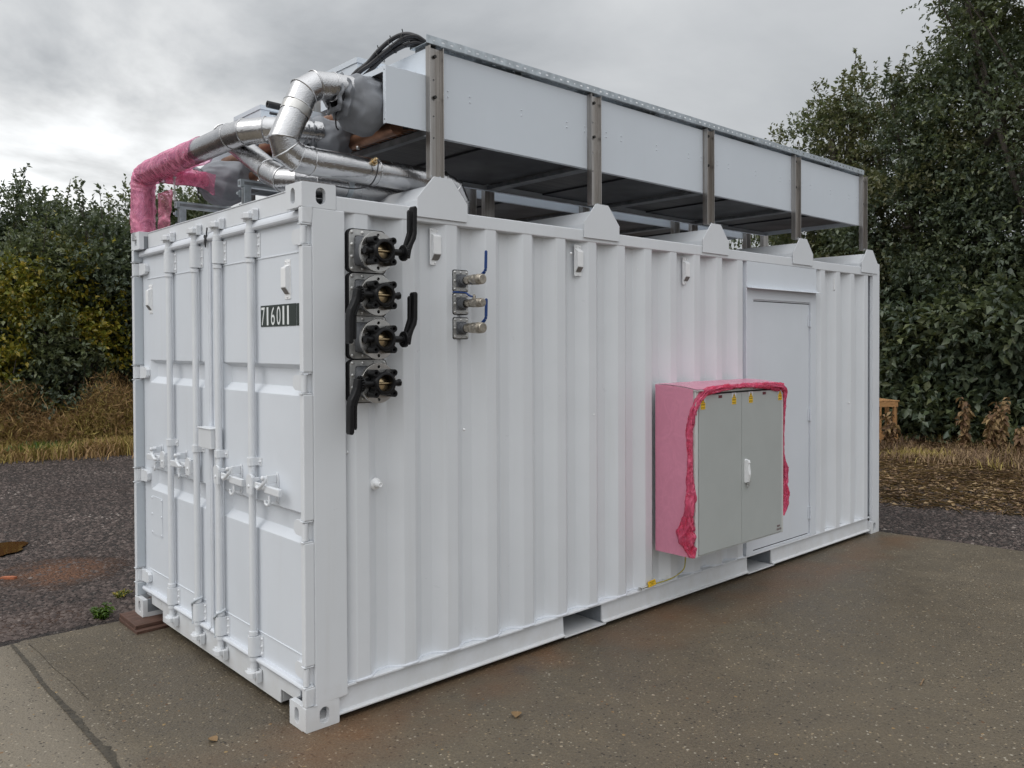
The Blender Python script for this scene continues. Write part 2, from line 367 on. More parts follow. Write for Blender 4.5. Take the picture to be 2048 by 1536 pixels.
# ------------------------------------------------------------------ mesh builder
class MB:
    def __init__(s):
        s.v, s.f, s.m, s.s = [], [], [], []

    def add(s, vs, fs, mi=0, smooth=False):
        o = len(s.v)
        s.v += [tuple(p) for p in vs]
        for f in fs:
            s.f.append([i + o for i in f]); s.m.append(mi); s.s.append(smooth)
        return s

    def box(s, x0, y0, z0, x1, y1, z1, mi=0):
        x0, x1 = sorted((x0, x1)); y0, y1 = sorted((y0, y1)); z0, z1 = sorted((z0, z1))
        v = [(x0, y0, z0), (x1, y0, z0), (x1, y1, z0), (x0, y1, z0), (x0, y0, z1), (x1, y0, z1), (x1, y1, z1), (x0, y1, z1)]
        return s.add(v, [(0, 3, 2, 1), (4, 5, 6, 7), (0, 1, 5, 4), (1, 2, 6, 5), (2, 3, 7, 6), (3, 0, 4, 7)], mi)

    def bar(s, p, q, w, h, up=(0, 0, 1), mi=0):
        p, q, up = Vector(p), Vector(q), Vector(up)
        d = (q - p).normalized()
        a = d.cross(up).normalized() * (w / 2)
        b = a.cross(d).normalized() * (h / 2)
        v = [p - a - b, p + a - b, p + a + b, p - a + b, q - a - b, q + a - b, q + a + b, q - a + b]
        return s.add(v, [(0, 1, 2, 3), (4, 7, 6, 5), (0, 4, 5, 1), (1, 5, 6, 2), (2, 6, 7, 3), (3, 7, 4, 0)], mi)

    def cyl(s, p, q, r, r2=None, n=16, mi=0, caps=True):
        r2 = r if r2 is None else r2
        p, q = Vector(p), Vector(q)
        d = (q - p).normalized()
        a = d.orthogonal().normalized(); b = d.cross(a)
        ring = [(a * math.cos(2 * PI * i / n) + b * math.sin(2 * PI * i / n)) for i in range(n)]
        s.add([p + c * r for c in ring] + [q + c * r2 for c in ring], [(i, (i + 1) % n, n + (i + 1) % n, n + i) for i in range(n)], mi, True)
        if caps:
            s.add([p + c * r for c in ring], [tuple(reversed(range(n)))], mi)
            s.add([q + c * r2 for c in ring], [tuple(range(n))], mi)
        return s

    def lathe(s, o, d, prof, n=24, mi=0):
        o, d = Vector(o), Vector(d).normalized()
        a = d.orthogonal().normalized(); b = d.cross(a)
        ring = [(a * math.cos(2 * PI * i / n) + b * math.sin(2 * PI * i / n)) for i in range(n)]
        for (t0, r0), (t1, r1) in zip(prof, prof[1:]):
            s.add([o + d * t0 + c * r0 for c in ring] + [o + d * t1 + c * r1 for c in ring],
                  [(i, (i + 1) % n, n + (i + 1) % n, n + i) for i in range(n)], mi, True)
        return s

    def tube(s, pts, r, n=10, mi=0, closed=False, caps=True):
        pts = [Vector(p) for p in pts]
        N = len(pts)
        rings = []
        prev = None
        for i in range(N):
            if closed:
                t = (pts[(i + 1) % N] - pts[i - 1])
            else:
                t = pts[min(i + 1, N - 1)] - pts[max(i - 1, 0)]
            t.normalize()
            a = t.orthogonal().normalized() if prev is None else (prev - t * prev.dot(t)).normalized()
            prev = a
            b = t.cross(a)
            rr = r[i] if isinstance(r, (list, tuple)) else r
            rings.append([pts[i] + (a * math.cos(2 * PI * k / n) + b * math.sin(2 * PI * k / n)) * rr for k in range(n)])
        vs = [p for ring in rings for p in ring]
        fs = []
        L = N if closed else N - 1
        for i in range(L):
            j = (i + 1) % N
            for k in range(n):
                k2 = (k + 1) % n
                fs.append((i * n + k, i * n + k2, j * n + k2, j * n + k))
        s.add(vs, fs, mi, True)
        if caps and not closed:
            s.add(rings[0], [tuple(reversed(range(n)))], mi)
            s.add(rings[-1], [tuple(range(n))], mi)
        return s

    def prism(s, poly, O, U, V, N, t, holes=(), mi=0, mi_side=None):
        """flat plate: outline poly (a,b) with holes, thickness t along N"""
        O, U, V, N = Vector(O), Vector(U), Vector(V), Vector(N)
        loops = [list(poly)] + [list(h) for h in holes]
        flat = [p for l in loops for p in l]
        tri = tessellate_polygon([[Vector((a, b, 0)) for a, b in l] for l in loops])
        P = lambda a, b, k: O + U * a + V * b + N * k
        n = len(flat)
        vs = [P(a, b, 0) for a, b in flat] + [P(a, b, t) for a, b in flat]
        fs = []
        for tr in tri:
            fs.append(tuple(tr)); fs.append(tuple(n + i for i in reversed(tr)))
        s.add(vs, fs, mi)
        fs = []
        o = 0
        for l in loops:
            k = len(l)
            for i in range(k):
                j = (i + 1) % k
                fs.append((o + i, o + j, n + o + j, n + o + i))
            o += k
        s.add(vs, fs, mi if mi_side is None else mi_side)
        return s

    def dome(s, c, d, r, h=None, n=8, mi=0):
        h = r * 0.6 if h is None else h
        return s.lathe(c, d, [(0, r), (h * 0.6, r * 0.8), (h, r * 0.3), (h * 1.03, 0.0001)], n, mi)

    def duct(s, pts, r, n=30, mi=0, band=True, bandmi=None):
        pts = [Vector(p) for p in pts]
        dirs = [(b - a).normalized() for a, b in zip(pts, pts[1:])]
        for i, d in enumerate(dirs):
            a = d.orthogonal().normalized(); b = d.cross(a)
            ring = [(a * math.cos(2 * PI * k / n) + b * math.sin(2 * PI * k / n)) * r for k in range(n)]
            n0 = d if i == 0 else (dirs[i - 1] + d).normalized()
            n1 = d if i == len(dirs) - 1 else (dirs[i + 1] + d).normalized()
            R0 = [pts[i] + c - d * (c.dot(n0) / d.dot(n0)) for c in ring]
            R1 = [pts[i + 1] + c - d * (c.dot(n1) / d.dot(n1)) for c in ring]
            s.add(R0 + R1, [(k, (k + 1) % n, n + (k + 1) % n, n + k) for k in range(n)], mi, True)
            if i == 0:
                s.add(R0, [tuple(reversed(range(n)))], mi)
            if i == len(dirs) - 1:
                s.add(R1, [tuple(range(n))], mi)
            if band and i > 0:
                s.tube([pts[i] + (q - pts[i]) * 1.012 for q in R0], 0.0042, 6, mi, closed=True)
        return s

    def build(s, name, mats, parent=None, bevel=0.0, seg=2, recalc=True):
        me = bpy.data.meshes.new(name)
        me.from_pydata(s.v, [], s.f)
        if not isinstance(mats, (list, tuple)):
            mats = [mats]
        for m in mats:
            me.materials.append(m)
        me.polygons.foreach_set('material_index', s.m)
        me.polygons.foreach_set('use_smooth', s.s)
        if recalc:
            bm = bmesh.new(); bm.from_mesh(me)
            bmesh.ops.remove_doubles(bm, verts=bm.verts, dist=1e-6)
            bmesh.ops.recalc_face_normals(bm, faces=bm.faces)
            for e in bm.edges:
                if len(e.link_faces) == 2 and e.calc_face_angle(0) > math.radians(40):
                    e.smooth = False
            bm.to_mesh(me); bm.free()
        o = bpy.data.objects.new(name, me)
        COL.objects.link(o)
        if parent is not None:
            o.parent = parent
        if bevel:
            b = o.modifiers.new('edge', 'BEVEL')
            b.width = bevel; b.segments = seg; b.limit_method = 'ANGLE'; b.angle_limit = math.radians(38)
            b.use_clamp_overlap = True
        return o

def empty(name, loc=(0, 0, 0)):
    o = bpy.data.objects.new(name, None)
    o.empty_display_size = 0.2
    o.location = loc
    COL.objects.link(o)
    return o

def tag(o, label=None, cat=None, group=None, kind=None):
    for k, v in (('label', label), ('category', cat), ('group', group), ('kind', kind)):
        if v:
            o[k] = v
    return o

def shift(o, loc):
    """move mesh data so that parts stay where they are in the world when the parent empty sits at loc"""
    o.data.transform(Matrix.Translation(-Vector(loc)))
    return o

class Thing:
    """an Empty plus parts given in world coordinates"""
    def __init__(s, name, loc, label, cat, group=None):
        s.o = empty(name, loc); s.loc = Vector(loc)
        tag(s.o, label, cat, group)

    def part(s, mb, name, mats, bevel=0.0, seg=2, parent=None, label=None, recalc=True):
        o = mb.build(name, mats, parent or s.o, bevel, seg, recalc)
        shift(o, s.loc)
        if label:
            o['label'] = label
        return o

def copy_thing(root, loc, label=None):
    r = root.copy(); COL.objects.link(r); r.location = loc
    if label: r['label'] = label
    for ch in list(root.children):
        c = ch.copy(); COL.objects.link(c); c.parent = r
        for g in list(ch.children):
            d = g.copy(); COL.objects.link(d); d.parent = c
    return r

def stadium(cx, cy, w, h, n=8):
    """vertical rounded slot"""
    r = w / 2
    pts = []
    for i in range(n + 1):
        a = PI * i / n
        pts.append((cx + r * math.cos(a), cy + h / 2 - r + r * math.sin(a)))
    for i in range(n + 1):
        a = PI + PI * i / n
        pts.append((cx + r * math.cos(a), cy - h / 2 + r + r * math.sin(a)))
    return pts

def rrect(x0, y0, x1, y1, r, n=5):
    pts = []
    for cx, cy, a0 in ((x1 - r, y1 - r, 0), (x0 + r, y1 - r, PI / 2), (x0 + r, y0 + r, PI), (x1 - r, y0 + r, 1.5 * PI)):
        for i in range(n + 1):
            a = a0 + PI / 2 * i / n
            pts.append((cx + r * math.cos(a), cy + r * math.sin(a)))
    return pts

def circ(cx, cy, r, n=16):
    return [(cx + r * math.cos(2 * PI * i / n), cy + r * math.sin(2 * PI * i / n)) for i in range(n)]

def text_mb(txt, O, U, V, height, width=None, spacing=1.0, bold=0.0):
    """lettering as mesh: O = lower left corner, U to the right, V up"""
    cu = bpy.data.curves.new('lettering', 'FONT')
    cu.body = txt; cu.size = 1.0; cu.space_character = spacing; cu.offset = bold
    o = bpy.data.objects.new('lettering', cu)
    COL.objects.link(o)
    dg = bpy.context.evaluated_depsgraph_get()
    me = bpy.data.meshes.new_from_object(o.evaluated_get(dg))
    xs = [v.co.x for v in me.vertices]; ys = [v.co.y for v in me.vertices]
    x0, x1, y0, y1 = min(xs), max(xs), min(ys), max(ys)
    k = height / (y1 - y0)
    kx = k if width is None else width / (x1 - x0)
    O, U, V = Vector(O), Vector(U), Vector(V)
    mb = MB()
    mb.add([O + U * ((v.co.x - x0) * kx) + V * ((v.co.y - y0) * k) for v in me.vertices], [list(p.vertices) for p in me.polygons])
    bpy.data.objects.remove(o); bpy.data.curves.remove(cu); bpy.data.meshes.remove(me)
    return mb

XA, YA, ZA = (1, 0, 0), (0, 1, 0), (0, 0, 1)
L, W, H = 6.058, 2.438, 2.591

# ------------------------------------------------------------------ camera
cam = bpy.data.cameras.new('camera')
cam.sensor_fit = 'HORIZONTAL'; cam.sensor_width = 36.0
cam.lens = 1643.918 / 2048 * 36.0
cam.shift_x = (1024 - 1066.705) / 2048
cam.shift_y = (713.590 - 768) / 2048
cam.clip_start = 0.05; cam.clip_end = 2000
co = bpy.data.objects.new('camera', cam)
COL.objects.link(co)
yaw, pit, rol = 0.819720949, -0.0144361675, -0.00375930289
f = Vector((math.cos(pit) * math.cos(yaw), math.cos(pit) * math.sin(yaw), math.sin(pit)))
r = f.cross(Vector((0, 0, 1))).normalized(); u = r.cross(f)
r2 = r * math.cos(rol) + u * math.sin(rol); u2 = -r * math.sin(rol) + u * math.cos(rol)
co.matrix_world = Matrix(((r2.x, u2.x, -f.x, -1.829724), (r2.y, u2.y, -f.y, -3.534866), (r2.z, u2.z, -f.z, 1.822962), (0, 0, 0, 1)))
S.camera = co
#PART2
# ------------------------------------------------------------------ the container
CT = Thing('shipping_container', (L / 2, W / 2, 0), 'white twenty foot shipping container with grooved side wall, rod doors and rooftop coolers', 'container')

def casting(ox, oy, oz, sx, sy, sz, name='corner_casting'):
    """ox,oy,oz = outer corner; s = direction inwards"""
    mb = MB()
    t = 0.03
    lx, ly, lz = 0.178, 0.162, 0.118
    # side plate (normal y) with horizontal-ish slot
    mb.prism(rrect(0.0, 0.0, lx, lz, 0.006), (ox, oy, oz), (sx, 0, 0), (0, 0, sz), (0, sy, 0), t, [stadium(0.098, 0.060, 0.052, 0.080)])
    # end plate (normal x)
    mb.prism(rrect(t, 0.0, ly, lz, 0.006), (ox, oy, oz), (0, sy, 0), (0, 0, sz), (sx, 0, 0), t, [stadium(0.090, 0.060, 0.044, 0.078)])
    # top or bottom plate
    mb.box(ox + sx * t, oy + sy * t, oz, ox + sx * (lx - 0.002), oy + sy * (ly - 0.002), oz + sz * t)
    # inner back plates, the pocket's shade put into their grey colour
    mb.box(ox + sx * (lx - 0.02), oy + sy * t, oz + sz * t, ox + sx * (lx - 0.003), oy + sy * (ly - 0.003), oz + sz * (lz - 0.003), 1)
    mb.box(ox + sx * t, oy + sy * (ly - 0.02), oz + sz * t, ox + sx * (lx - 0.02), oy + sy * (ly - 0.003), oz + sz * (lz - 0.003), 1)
    return CT.part(mb, name, [M['paint'], M['recess_shade']], 0.005, 3)

for ox, sx in ((0, 1), (L, -1)):
    for oy, sy in ((0, 1), (W, -1)):
        for oz, sz in ((0, 1), (H, -1)):
            casting(ox, oy, oz, sx, sy, sz)

HZ = (2.345, 1.646, 0.947, 0.260)            # hinge heights
z0p, z1p = 0.118, H - 0.118
# near right door post with notches for the hinges
def doorpost(oy, sy, inner):
    mb = MB()
    mb.box(0.052, oy, z0p, 0.226, oy + sy * 0.03, z1p)
    mb.box(0.066, oy + sy * 0.03, z0p, 0.10, oy + sy * 0.12, z1p)
    cuts = [z0p] + [z for h in sorted(HZ) for z in (h - 0.052, h + 0.052)] + [z1p]
    for a, b in zip(cuts[0::2], cuts[1::2]):
        mb.box(0.0, oy, a, 0.052, oy + sy * 0.036, b)
    for h in HZ:
        mb.box(0.040, oy + sy * 0.020, h - 0.052, 0.052, oy + sy * 0.034, h + 0.052)
    return CT.part(mb, 'corner_post', M['paint'], 0.006, 3)
doorpost(0, 1, True)
doorpost(W, -1, True)
# grey inner strip of the far door post
mb = MB()
cuts = [z0p] + [z for h in sorted(HZ) for z in (h - 0.05, h + 0.05)] + [z1p]
for a, b in zip(cuts[0::2], cuts[1::2]):
    mb.box(0.006, W - 0.036, a + 0.004, 0.062, W - 0.0385, b - 0.004)
CT.part(mb, 'post_lining', M['postgrey'])
for oy, sy in ((0, 1), (W, -1)):
    mb = MB()
    mb.prism([(0, 0), (0.142, 0), (0.142, 0.03), (0.11, 0.03), (0.03, 0.11), (0.03, 0.142), (0, 0.142)], (L, oy, z0p), (-1, 0, 0), (0, sy, 0), ZA, z1p - z0p)
    if sy > 0:
        for h in (2.33, 1.63, 0.95, 0.27):        # small lashing rings on the rear edge
            mb.tube([(L + 0.000, 0.05, h + 0.04), (L + 0.018, 0.045, h + 0.035), (L + 0.018, 0.045, h - 0.035), (L, 0.05, h - 0.04)], 0.005, 6)
    CT.part(mb, 'corner_post', M['paint'], 0.006, 3)

# corrugated long side: plan outline (x, y)
def corr_line(xa, xb, outer=0.005, inner=0.058, first=0.283, pitch=0.278):
    pts = []
    k0 = int(math.floor((xa - first) / pitch)) - 1
    x = first + k0 * pitch
    prof = []
    while x < xb + pitch:
        prof += [(x, outer), (x + 0.072, outer), (x + 0.140, inner), (x + 0.210, inner)]
        x += pitch
    def yat(q):
        for (a, ya), (b, yb) in zip(prof, prof[1:]):
            if a <= q <= b:
                return ya + (yb - ya) * (q - a) / (b - a)
        return outer
    pts = [(xa, yat(xa))] + [p for p in prof if xa + 0.004 < p[0] < xb - 0.004] + [(xb, yat(xb))]
    return pts

def corr_panel(name, xa, xb, za, zb, y0, sy, first=0.283):
    line = corr_line(xa, xb, first=first)
    mb = MB()
    nz = 1
    vs, fs = [], []
    for (x, y) in line:
        vs += [(x, y0 + sy * y, za), (x, y0 + sy * y, zb)]
    for i in range(len(line) - 1):
        fs.append((2 * i, 2 * i + 2, 2 * i + 3, 2 * i + 1))
    mb.add(vs, fs)
    vs2 = [(a, b + sy * 0.004, c) for a, b, c in vs]
    mb.add(vs2, [tuple(reversed(q)) for q in fs])
    o = CT.part(mb, name, M['paint'], 0.0, recalc=False)
    if sy < 0:
        o.data.flip_normals()
    b = o.modifiers.new('bend', 'BEVEL'); b.width = 0.005; b.segments = 2; b.limit_method = 'ANGLE'; b.angle_limit = 0.3; b.harden_normals = True
    o.data.polygons.foreach_set('use_smooth', [True] * len(o.data.polygons))
    o.data.set_sharp_from_angle(angle=1.2)
    return o
ZB, ZT = 0.168, 2.470
corr_panel('side_panel', 0.212, 3.742, ZB, ZT, 0.0, 1)
corr_panel('side_panel', 4.832, L - 0.085, ZB, ZT, 0.0, 1, first=4.920)
corr_panel('side_panel', 0.226, L - 0.142, ZB, ZT, W, -1)
# front end wall (far end)
mb = MB(); mb.box(L - 0.06, 0.142, 0.15, L - 0.055, W - 0.142, 2.48)
CT.part(mb, 'end_panel', M['paint'])
for za, zb in ((2.47, 2.57), (0.03, 0.15)):
    mb = MB(); mb.box(L - 0.10, 0.163, za, L - 0.004, W - 0.163, zb)
    CT.part(mb, 'end_rail', M['paint'], 0.004)
# roof with pressed ribs
mb = MB()
mb.box(0.06, 0.06, 2.528, L - 0.06, W - 0.06, 2.533)
x = 0.30
while x < L - 0.3:
    mb.prism([(0, 0), (0.05, 0.018), (0.11, 0.018), (0.16, 0)], (x, 0.10, 2.533), XA, ZA, YA, W - 0.20)
    x += 0.26
CT.part(mb, 'roof_panel', M['paint'])
# top side rails
for oy, sy in ((0.002, 1), (W - 0.002, -1)):
    mb = MB(); mb.box(0.180, oy, 2.468, L - 0.180, oy + sy * 0.060, 2.541)
    CT.part(mb, 'top_rail', M['paint'], 0.006, 3)
# bottom side rails, with fork pockets
FP = ((1.740, 2.092), (3.784, 4.138))
for oy, sy in ((0.004, 1), (W - 0.004, -1)):
    mb = MB()
    mb.box(0.181, oy, 0.157, L - 0.181, oy + sy * 0.052, 0.167)
    segs = [0.181] + [e for p in FP for e in p] + [L - 0.181]
    for a, b in zip(segs[0::2], segs[1::2]):
        mb.prism([(0.026, 0.157), (0.034, 0.157), (0.034, 0.040), (0.010, 0.030), (0.002, 0.030), (0.002, 0.038), (0.020, 0.046)],
                 (a, oy, 0), (0, sy, 0), ZA, XA, b - a)
    # weld seam on the web
    mb.box(0.452, oy + sy * 0.0235, 0.046, 0.456, oy + sy * 0.026, 0.157)
    CT.part(mb, 'bottom_rail', M['paint'], 0.0025)
# thick white sealant along the foot of the grooves
mb = MB()
line = corr_line(0.228, 3.742)
pts = []
for (xa, ya), (xb, yb) in zip(line, line[1:]):
    n = max(1, int((xb - xa) / 0.015))
    for i in range(n):
        t = i / n
        x = xa + (xb - xa) * t
        pts.append((x, ya + (yb - ya) * t - 0.002, 0.168 + 0.002))
rr = [0.0075 + 0.004 * noise.noise((p[0] * 21, 3, 0)) + 0.003 * noise.noise((p[0] * 60, 7, 0)) for p in pts]
mb.tube(pts, rr, 7)
CT.part(mb, 'sealant_bead', M['sealw'])
# fork pockets
for a, b in FP:
    mb = MB()
    mb.box(a - 0.006, 0.008, 0.020, b + 0.02, 0.62, 0.029, 0)
    mb.box(a - 0.005, 0.042, 0.030, a - 0.001, 0.62, 0.156, 2)  # walls and ceiling: interior shade put into a darker grey
    mb.box(b + 0.001, 0.042, 0.030, b + 0.005, 0.62, 0.156, 2)
    mb.box(a - 0.001, 0.058, 0.150, b + 0.001, 0.62, 0.156, 2)
    mb.box(a - 0.001, 0.62, 0.030, b + 0.001, 0.625, 0.156, 1)  # near-black sheet in place of the shade at the far end
    CT.part(mb, 'fork_pocket', [M['paint'], M['dark'], M['recess_shade']], 0.0015)
# floor keeps the inside dark
mb = MB(); mb.box(0.12, 0.07, 0.171, L - 0.07, W - 0.07, 0.20)
CT.part(mb, 'floor_deck', M['oldwood'])

# door header and sill
mb = MB()
mb.box(0.056, 0.163, 2.481, 0.105, W - 0.163, 2.580)
mb.box(0.052, 0.163, 2.5805, 0.12, W - 0.163, 2.587)
CT.part(mb, 'door_header', M['paint'], 0.003)
mb = MB()
mb.prism([(0.163, 0.084), (0.372, 0.084), (0.372, 0.012), (W - 0.372, 0.012), (W - 0.372, 0.084), (W - 0.163, 0.084), (W - 0.163, 0.146), (0.163, 0.146)],
         (0.056, 0, 0), YA, ZA, XA, 0.012)
mb.box(0.0685, 0.163, 0.134, 0.11, W - 0.163, 0.146)
for yy in (0.372, W - 0.384):
    mb.box(0.0685, yy, 0.014, 0.20, yy + 0.012, 0.133)
CT.part(mb, 'door_sill', M['paint'], 0.003)
mb = MB(); mb.box(0.21, 0.14, 0.014, 0.215, W - 0.14, 0.15)  # near-black sheet standing for the shade behind the sill notches
CT.part(mb, 'sill_shade_sheet', M['dark'])

# two cargo doors
XF = 0.060
def quadtrough(mb, y0, y1, z0, z1, dep=0.036):
    """trapezoid trough pressed into the door"""
    O = [(y0, z0), (y1, z0), (y1, z1), (y0, z1)]
    I = [(y0 + 0.036, z0 + 0.040), (y1 - 0.036, z0 + 0.040), (y1 - 0.036, z1 - 0.022), (y0 + 0.036, z1 - 0.022)]
    vs = [(XF, a, b) for a, b in O] + [(XF + dep, a, b) for a, b in I]
    mb.add(vs, [(0, 1, 5, 4), (1, 2, 6, 5), (2, 3, 7, 6), (3, 0, 4, 7), (4, 5, 6, 7)])

TROUGH = ((0.862, 1.012), (1.580, 1.732))
def door(y0, y1, ty0, ty1, label):
    d = MB()
    holes = [[(ty0, a), (ty1, a), (ty1, b), (ty0, b)] for a, b in TROUGH]
    zb, zt = 0.172, 2.462
    loops = [[(y0, zb), (y1, zb), (y1, zt), (y0, zt)]] + holes
    tri = tessellate_polygon([[Vector((a, b, 0)) for a, b in l] for l in loops])
    flat = [p for l in loops for p in l]
    d.add([(XF, a, b) for a, b in flat], [tuple(t) for t in tri])
    for a, b in TROUGH:
        quadtrough(d, ty0, ty1, a, b)
    # edges of the leaf
    d.add([(XF, y0, zb), (XF, y1, zb), (XF, y1, zt), (XF, y0, zt), (XF + 0.05, y0, zb), (XF + 0.05, y1, zb), (XF + 0.05, y1, zt), (XF + 0.05, y0, zt)],
          [(0, 1, 5, 4), (1, 2, 6, 5), (2, 3, 7, 6), (3, 0, 4, 7), (4, 5, 6, 7)])
    # sheet joints
    for z in (2.277, 0.317):
        d.box(XF - 0.0035, y0 + 0.10, z - 0.004, XF + 0.001, y1 - 0.085, z + 0.004)
    o = CT.part(d, 'cargo_door', M['panel'], 0.004, 2, label=label)
    return o
dr = door(0.046, 1.212, 0.105, 1.060, 'right hand cargo door carrying the number plate')
dl = door(1.236, W - 0.046, 1.330, 2.262, 'left hand cargo door with the small riveted cover plate')

def gasket(door_o, y0, y1, ymid):
    mb = MB()
    mb.prism([(0.036, 2.428), (0.068, 2.428), (0.068, 2.478), (0.050, 2.478), (0.040, 2.468), (0.032, 2.452), (0.030, 2.440)], (0, y0, 0), XA, ZA, YA, y1 - y0)
    CT.part(mb, 'door_gasket', M['sealw'], 0.004, 2, parent=door_o)
    mb = MB()
    mb.prism([(0.036, 0.185), (0.068, 0.185), (0.068, 0.152), (0.046, 0.152), (0.036, 0.160), (0.030, 0.172)], (0, y0, 0), XA, ZA, YA, y1 - y0)
    CT.part(mb, 'door_gasket', M['sealw'], 0.004, 2, parent=door_o)
    mb = MB()
    n = 60
    pts = [(0.053, ymid + 0.0012 * math.sin(i * 1.7) + 0.0010 * noise.noise((i * 0.6, ymid, 0)), 0.175 + (2.455 - 0.175) * i / n) for i in range(n + 1)]
    mb.tube(pts, 0.0095, 8)
    CT.part(mb, 'edge_seal', M['sealw'], parent=door_o)
gasket(dr, 0.048, 1.214, 1.2145)
gasket(dl, 1.234, W - 0.048, 1.2350)
mb = MB()
mb.box(0.062, 1.2135, 0.175, 0.075, 1.2345, 2.46)
CT.part(mb, 'seal_backing', M['seal'], parent=dl)
# torn seal at the head of the gap
mb = MB()
mb.prism([(0, 0), (0.016, 0.030), (0.010, 0.055), (0.022, 0.060), (0.012, 0.075), (-0.010, 0.062), (-0.022, 0.110), (-0.030, 0.112), (-0.018, 0.060), (-0.010, 0.040)],
         (0.026, 1.222, 2.392), (0, 1, 0), ZA, XA, 0.006)
CT.part(mb, 'torn_seal', M['seal'], parent=dl)

def spline_pts(key, n=6):
    key = [Vector(k) for k in key]
    out = []
    for i in range(len(key) - 1):
        a = key[max(i - 1, 0)]; b = key[i]; c = key[i + 1]; d = key[min(i + 2, len(key) - 1)]
        for k in range(n):
            t = k / n
            out.append(0.5 * ((2 * b) + (c - a) * t + (2 * a - 5 * b + 4 * c - d) * t * t + (3 * b - a - 3 * c + d) * t ** 3))
    return out + [key[-1]]
RX = 0.030
RODS = ((0.626, dr, -1), (1.057, dr, -1), (1.389, dl, 1), (1.818, dl, 1))
for k, (y, d, sg) in enumerate(RODS):
    mb = MB()
    mb.cyl((RX, y, 0.118), (RX, y, 2.478), 0.0185, n=20)
    for zc, h in ((2.268, 0.020), (2.428, 0.030), (0.312, 0.024), (0.176, 0.022)):
        mb.cyl((RX, y, zc - h / 2), (RX, y, zc + h / 2), 0.0245, n=20)
    # cam ends: hooked lobes
    for zc, s in ((2.500, 1), (0.100, -1)):
        mb.cyl((RX, y, zc - 0.022), (RX, y, zc + 0.022), 0.021, n=16)
        mb.prism([(-0.028, -0.018), (0.020, -0.024), (0.046, -0.008), (0.044, 0.020), (0.016, 0.014), (-0.006, 0.024), (-0.030, 0.016)],
                 (RX - 0.020, y, zc - 0.014), (0, -1, 0), XA, ZA, 0.028)
        mb.prism([(-0.036, -0.012), (-0.014, -0.020), (0.006, 0.006), (-0.020, 0.020)], (RX - 0.010, y, zc - 0.028), (0, -1, 0), XA, ZA, 0.05)
        mb.cyl((RX - 0.034, y - 0.014, zc + 0.006 * s), (RX - 0.022, y - 0.014, zc + 0.006 * s), 0.008, n=8)
    CT.part(mb, 'locking_rod', M['paint'], 0.0025, 2, parent=d)
    # cam keepers on header and sill
    for zc, x0 in ((2.512, 0.056), (0.094, 0.056)):
        mb = MB()
        mb.box(x0 - 0.006, y - 0.050, zc - 0.036, x0 - 0.0005, y + 0.050, zc + 0.030)
        mb.prism([(0.024, -0.026), (0.052, -0.030), (0.056, 0.026), (0.040, 0.034), (0.030, 0.012)], (x0 - 0.034, y, zc - 0.006), (0, -1, 0), ZA, XA, 0.028)
        mb.prism([(-0.050, -0.020), (-0.030, -0.020), (-0.028, 0.022), (-0.050, 0.024)], (x0 - 0.022, y, zc), (0, -1, 0), ZA, XA, 0.017)
        CT.part(mb, 'cam_keeper', M['paint'], 0.003, 2, parent=d)
    # long guide brackets, top and bottom
    for za, zb in ((2.286, 2.412), (0.192, 0.298)):
        mb = MB()
        pts = []
        for i in range(13):
            a = PI * i / 12
            pts.append((0.0285 * math.cos(a), -0.0285 * math.sin(a)))
        prof = [(0.058, 0.026), (0.0285, 0.026)] + [(p[0], p[1]) for p in pts] + [(-0.0285, 0.026), (-0.036, 0.026), (-0.036, 0.0295), (0.058, 0.0295)]
        mb.prism(prof, (RX, y, za), (0, -1, 0), XA, ZA, zb - za)
        for i in range(3):
            zc = za + (zb - za) * (0.14 + 0.36 * i)
            mb.dome((RX + 0.026, y - 0.044, zc), (-1, 0, 0), 0.0085, 0.008, 8)
        for zc in (za + 0.018, zb - 0.018):
            mb.dome((RX - 0.012, y + 0.0262, zc), (-0.5, 1, 0), 0.005, 0.004, 6)
        CT.part(mb, 'rod_bracket', M['paint'], 0.0018, 2, parent=d)
    # middle clamp
    mb = MB()
    mb.prism([(0.056, 0.026), (0.024, 0.026), (0.024, -0.006), (0.018, -0.020), (0, -0.026), (-0.018, -0.020), (-0.024, -0.006), (-0.024, 0.026), (-0.032, 0.026), (-0.032, 0.0295), (0.056, 0.0295)],
             (RX, y, 1.196), (0, -1, 0), XA, ZA, 0.042)
    mb.dome((RX + 0.026, y - 0.042, 1.217), (-1, 0, 0), 0.008, 0.010, 6)
    mb.dome((RX - 0.014, y + 0.025, 1.214), (-0.3, 1, 0), 0.005, 0.004, 6)
    CT.part(mb, 'rod_clamp', M['paint'], 0.0018, 2, parent=d)
    # handle: U-shaped clip on the rod, flat bar, catch with its curved keeper
    s = sg
    zc = 1.102
    mb = MB()
    n = 10
    clip = [(0.034, 0.0)] + [(0.034 - 0.034 + 0.034 * math.cos(q), 0.036 + 0.022 * math.sin(q)) for q in [PI * i / n for i in range(n + 1)]] + [(-0.034, 0.0), (-0.030, -0.046), (0.030, -0.046)]
    mb.prism(clip, (RX - 0.026, y + s * 0.045, zc), (0, s, 0), ZA, (-1, 0, 0), 0.012)
    mb.box(RX - 0.026, y + s * 0.012, zc - 0.030, RX + 0.008, y + s * 0.024, zc + 0.036)
    mb.box(RX - 0.026, y + s * 0.066, zc + 0.024, RX + 0.004, y + s * 0.080, zc + 0.040)
    mb.dome((RX - 0.038, y + s * 0.042, zc - 0.006), (-1, 0, 0), 0.010, 0.006, 10)
    CT.part(mb, 'handle_hub', M['paint'], 0.003, 2, parent=d)
    mb = MB()
    mb.bar((RX - 0.020, y + s * 0.060, zc + 0.004), (RX - 0.016, y + s * 0.228, zc), 0.010, 0.034)
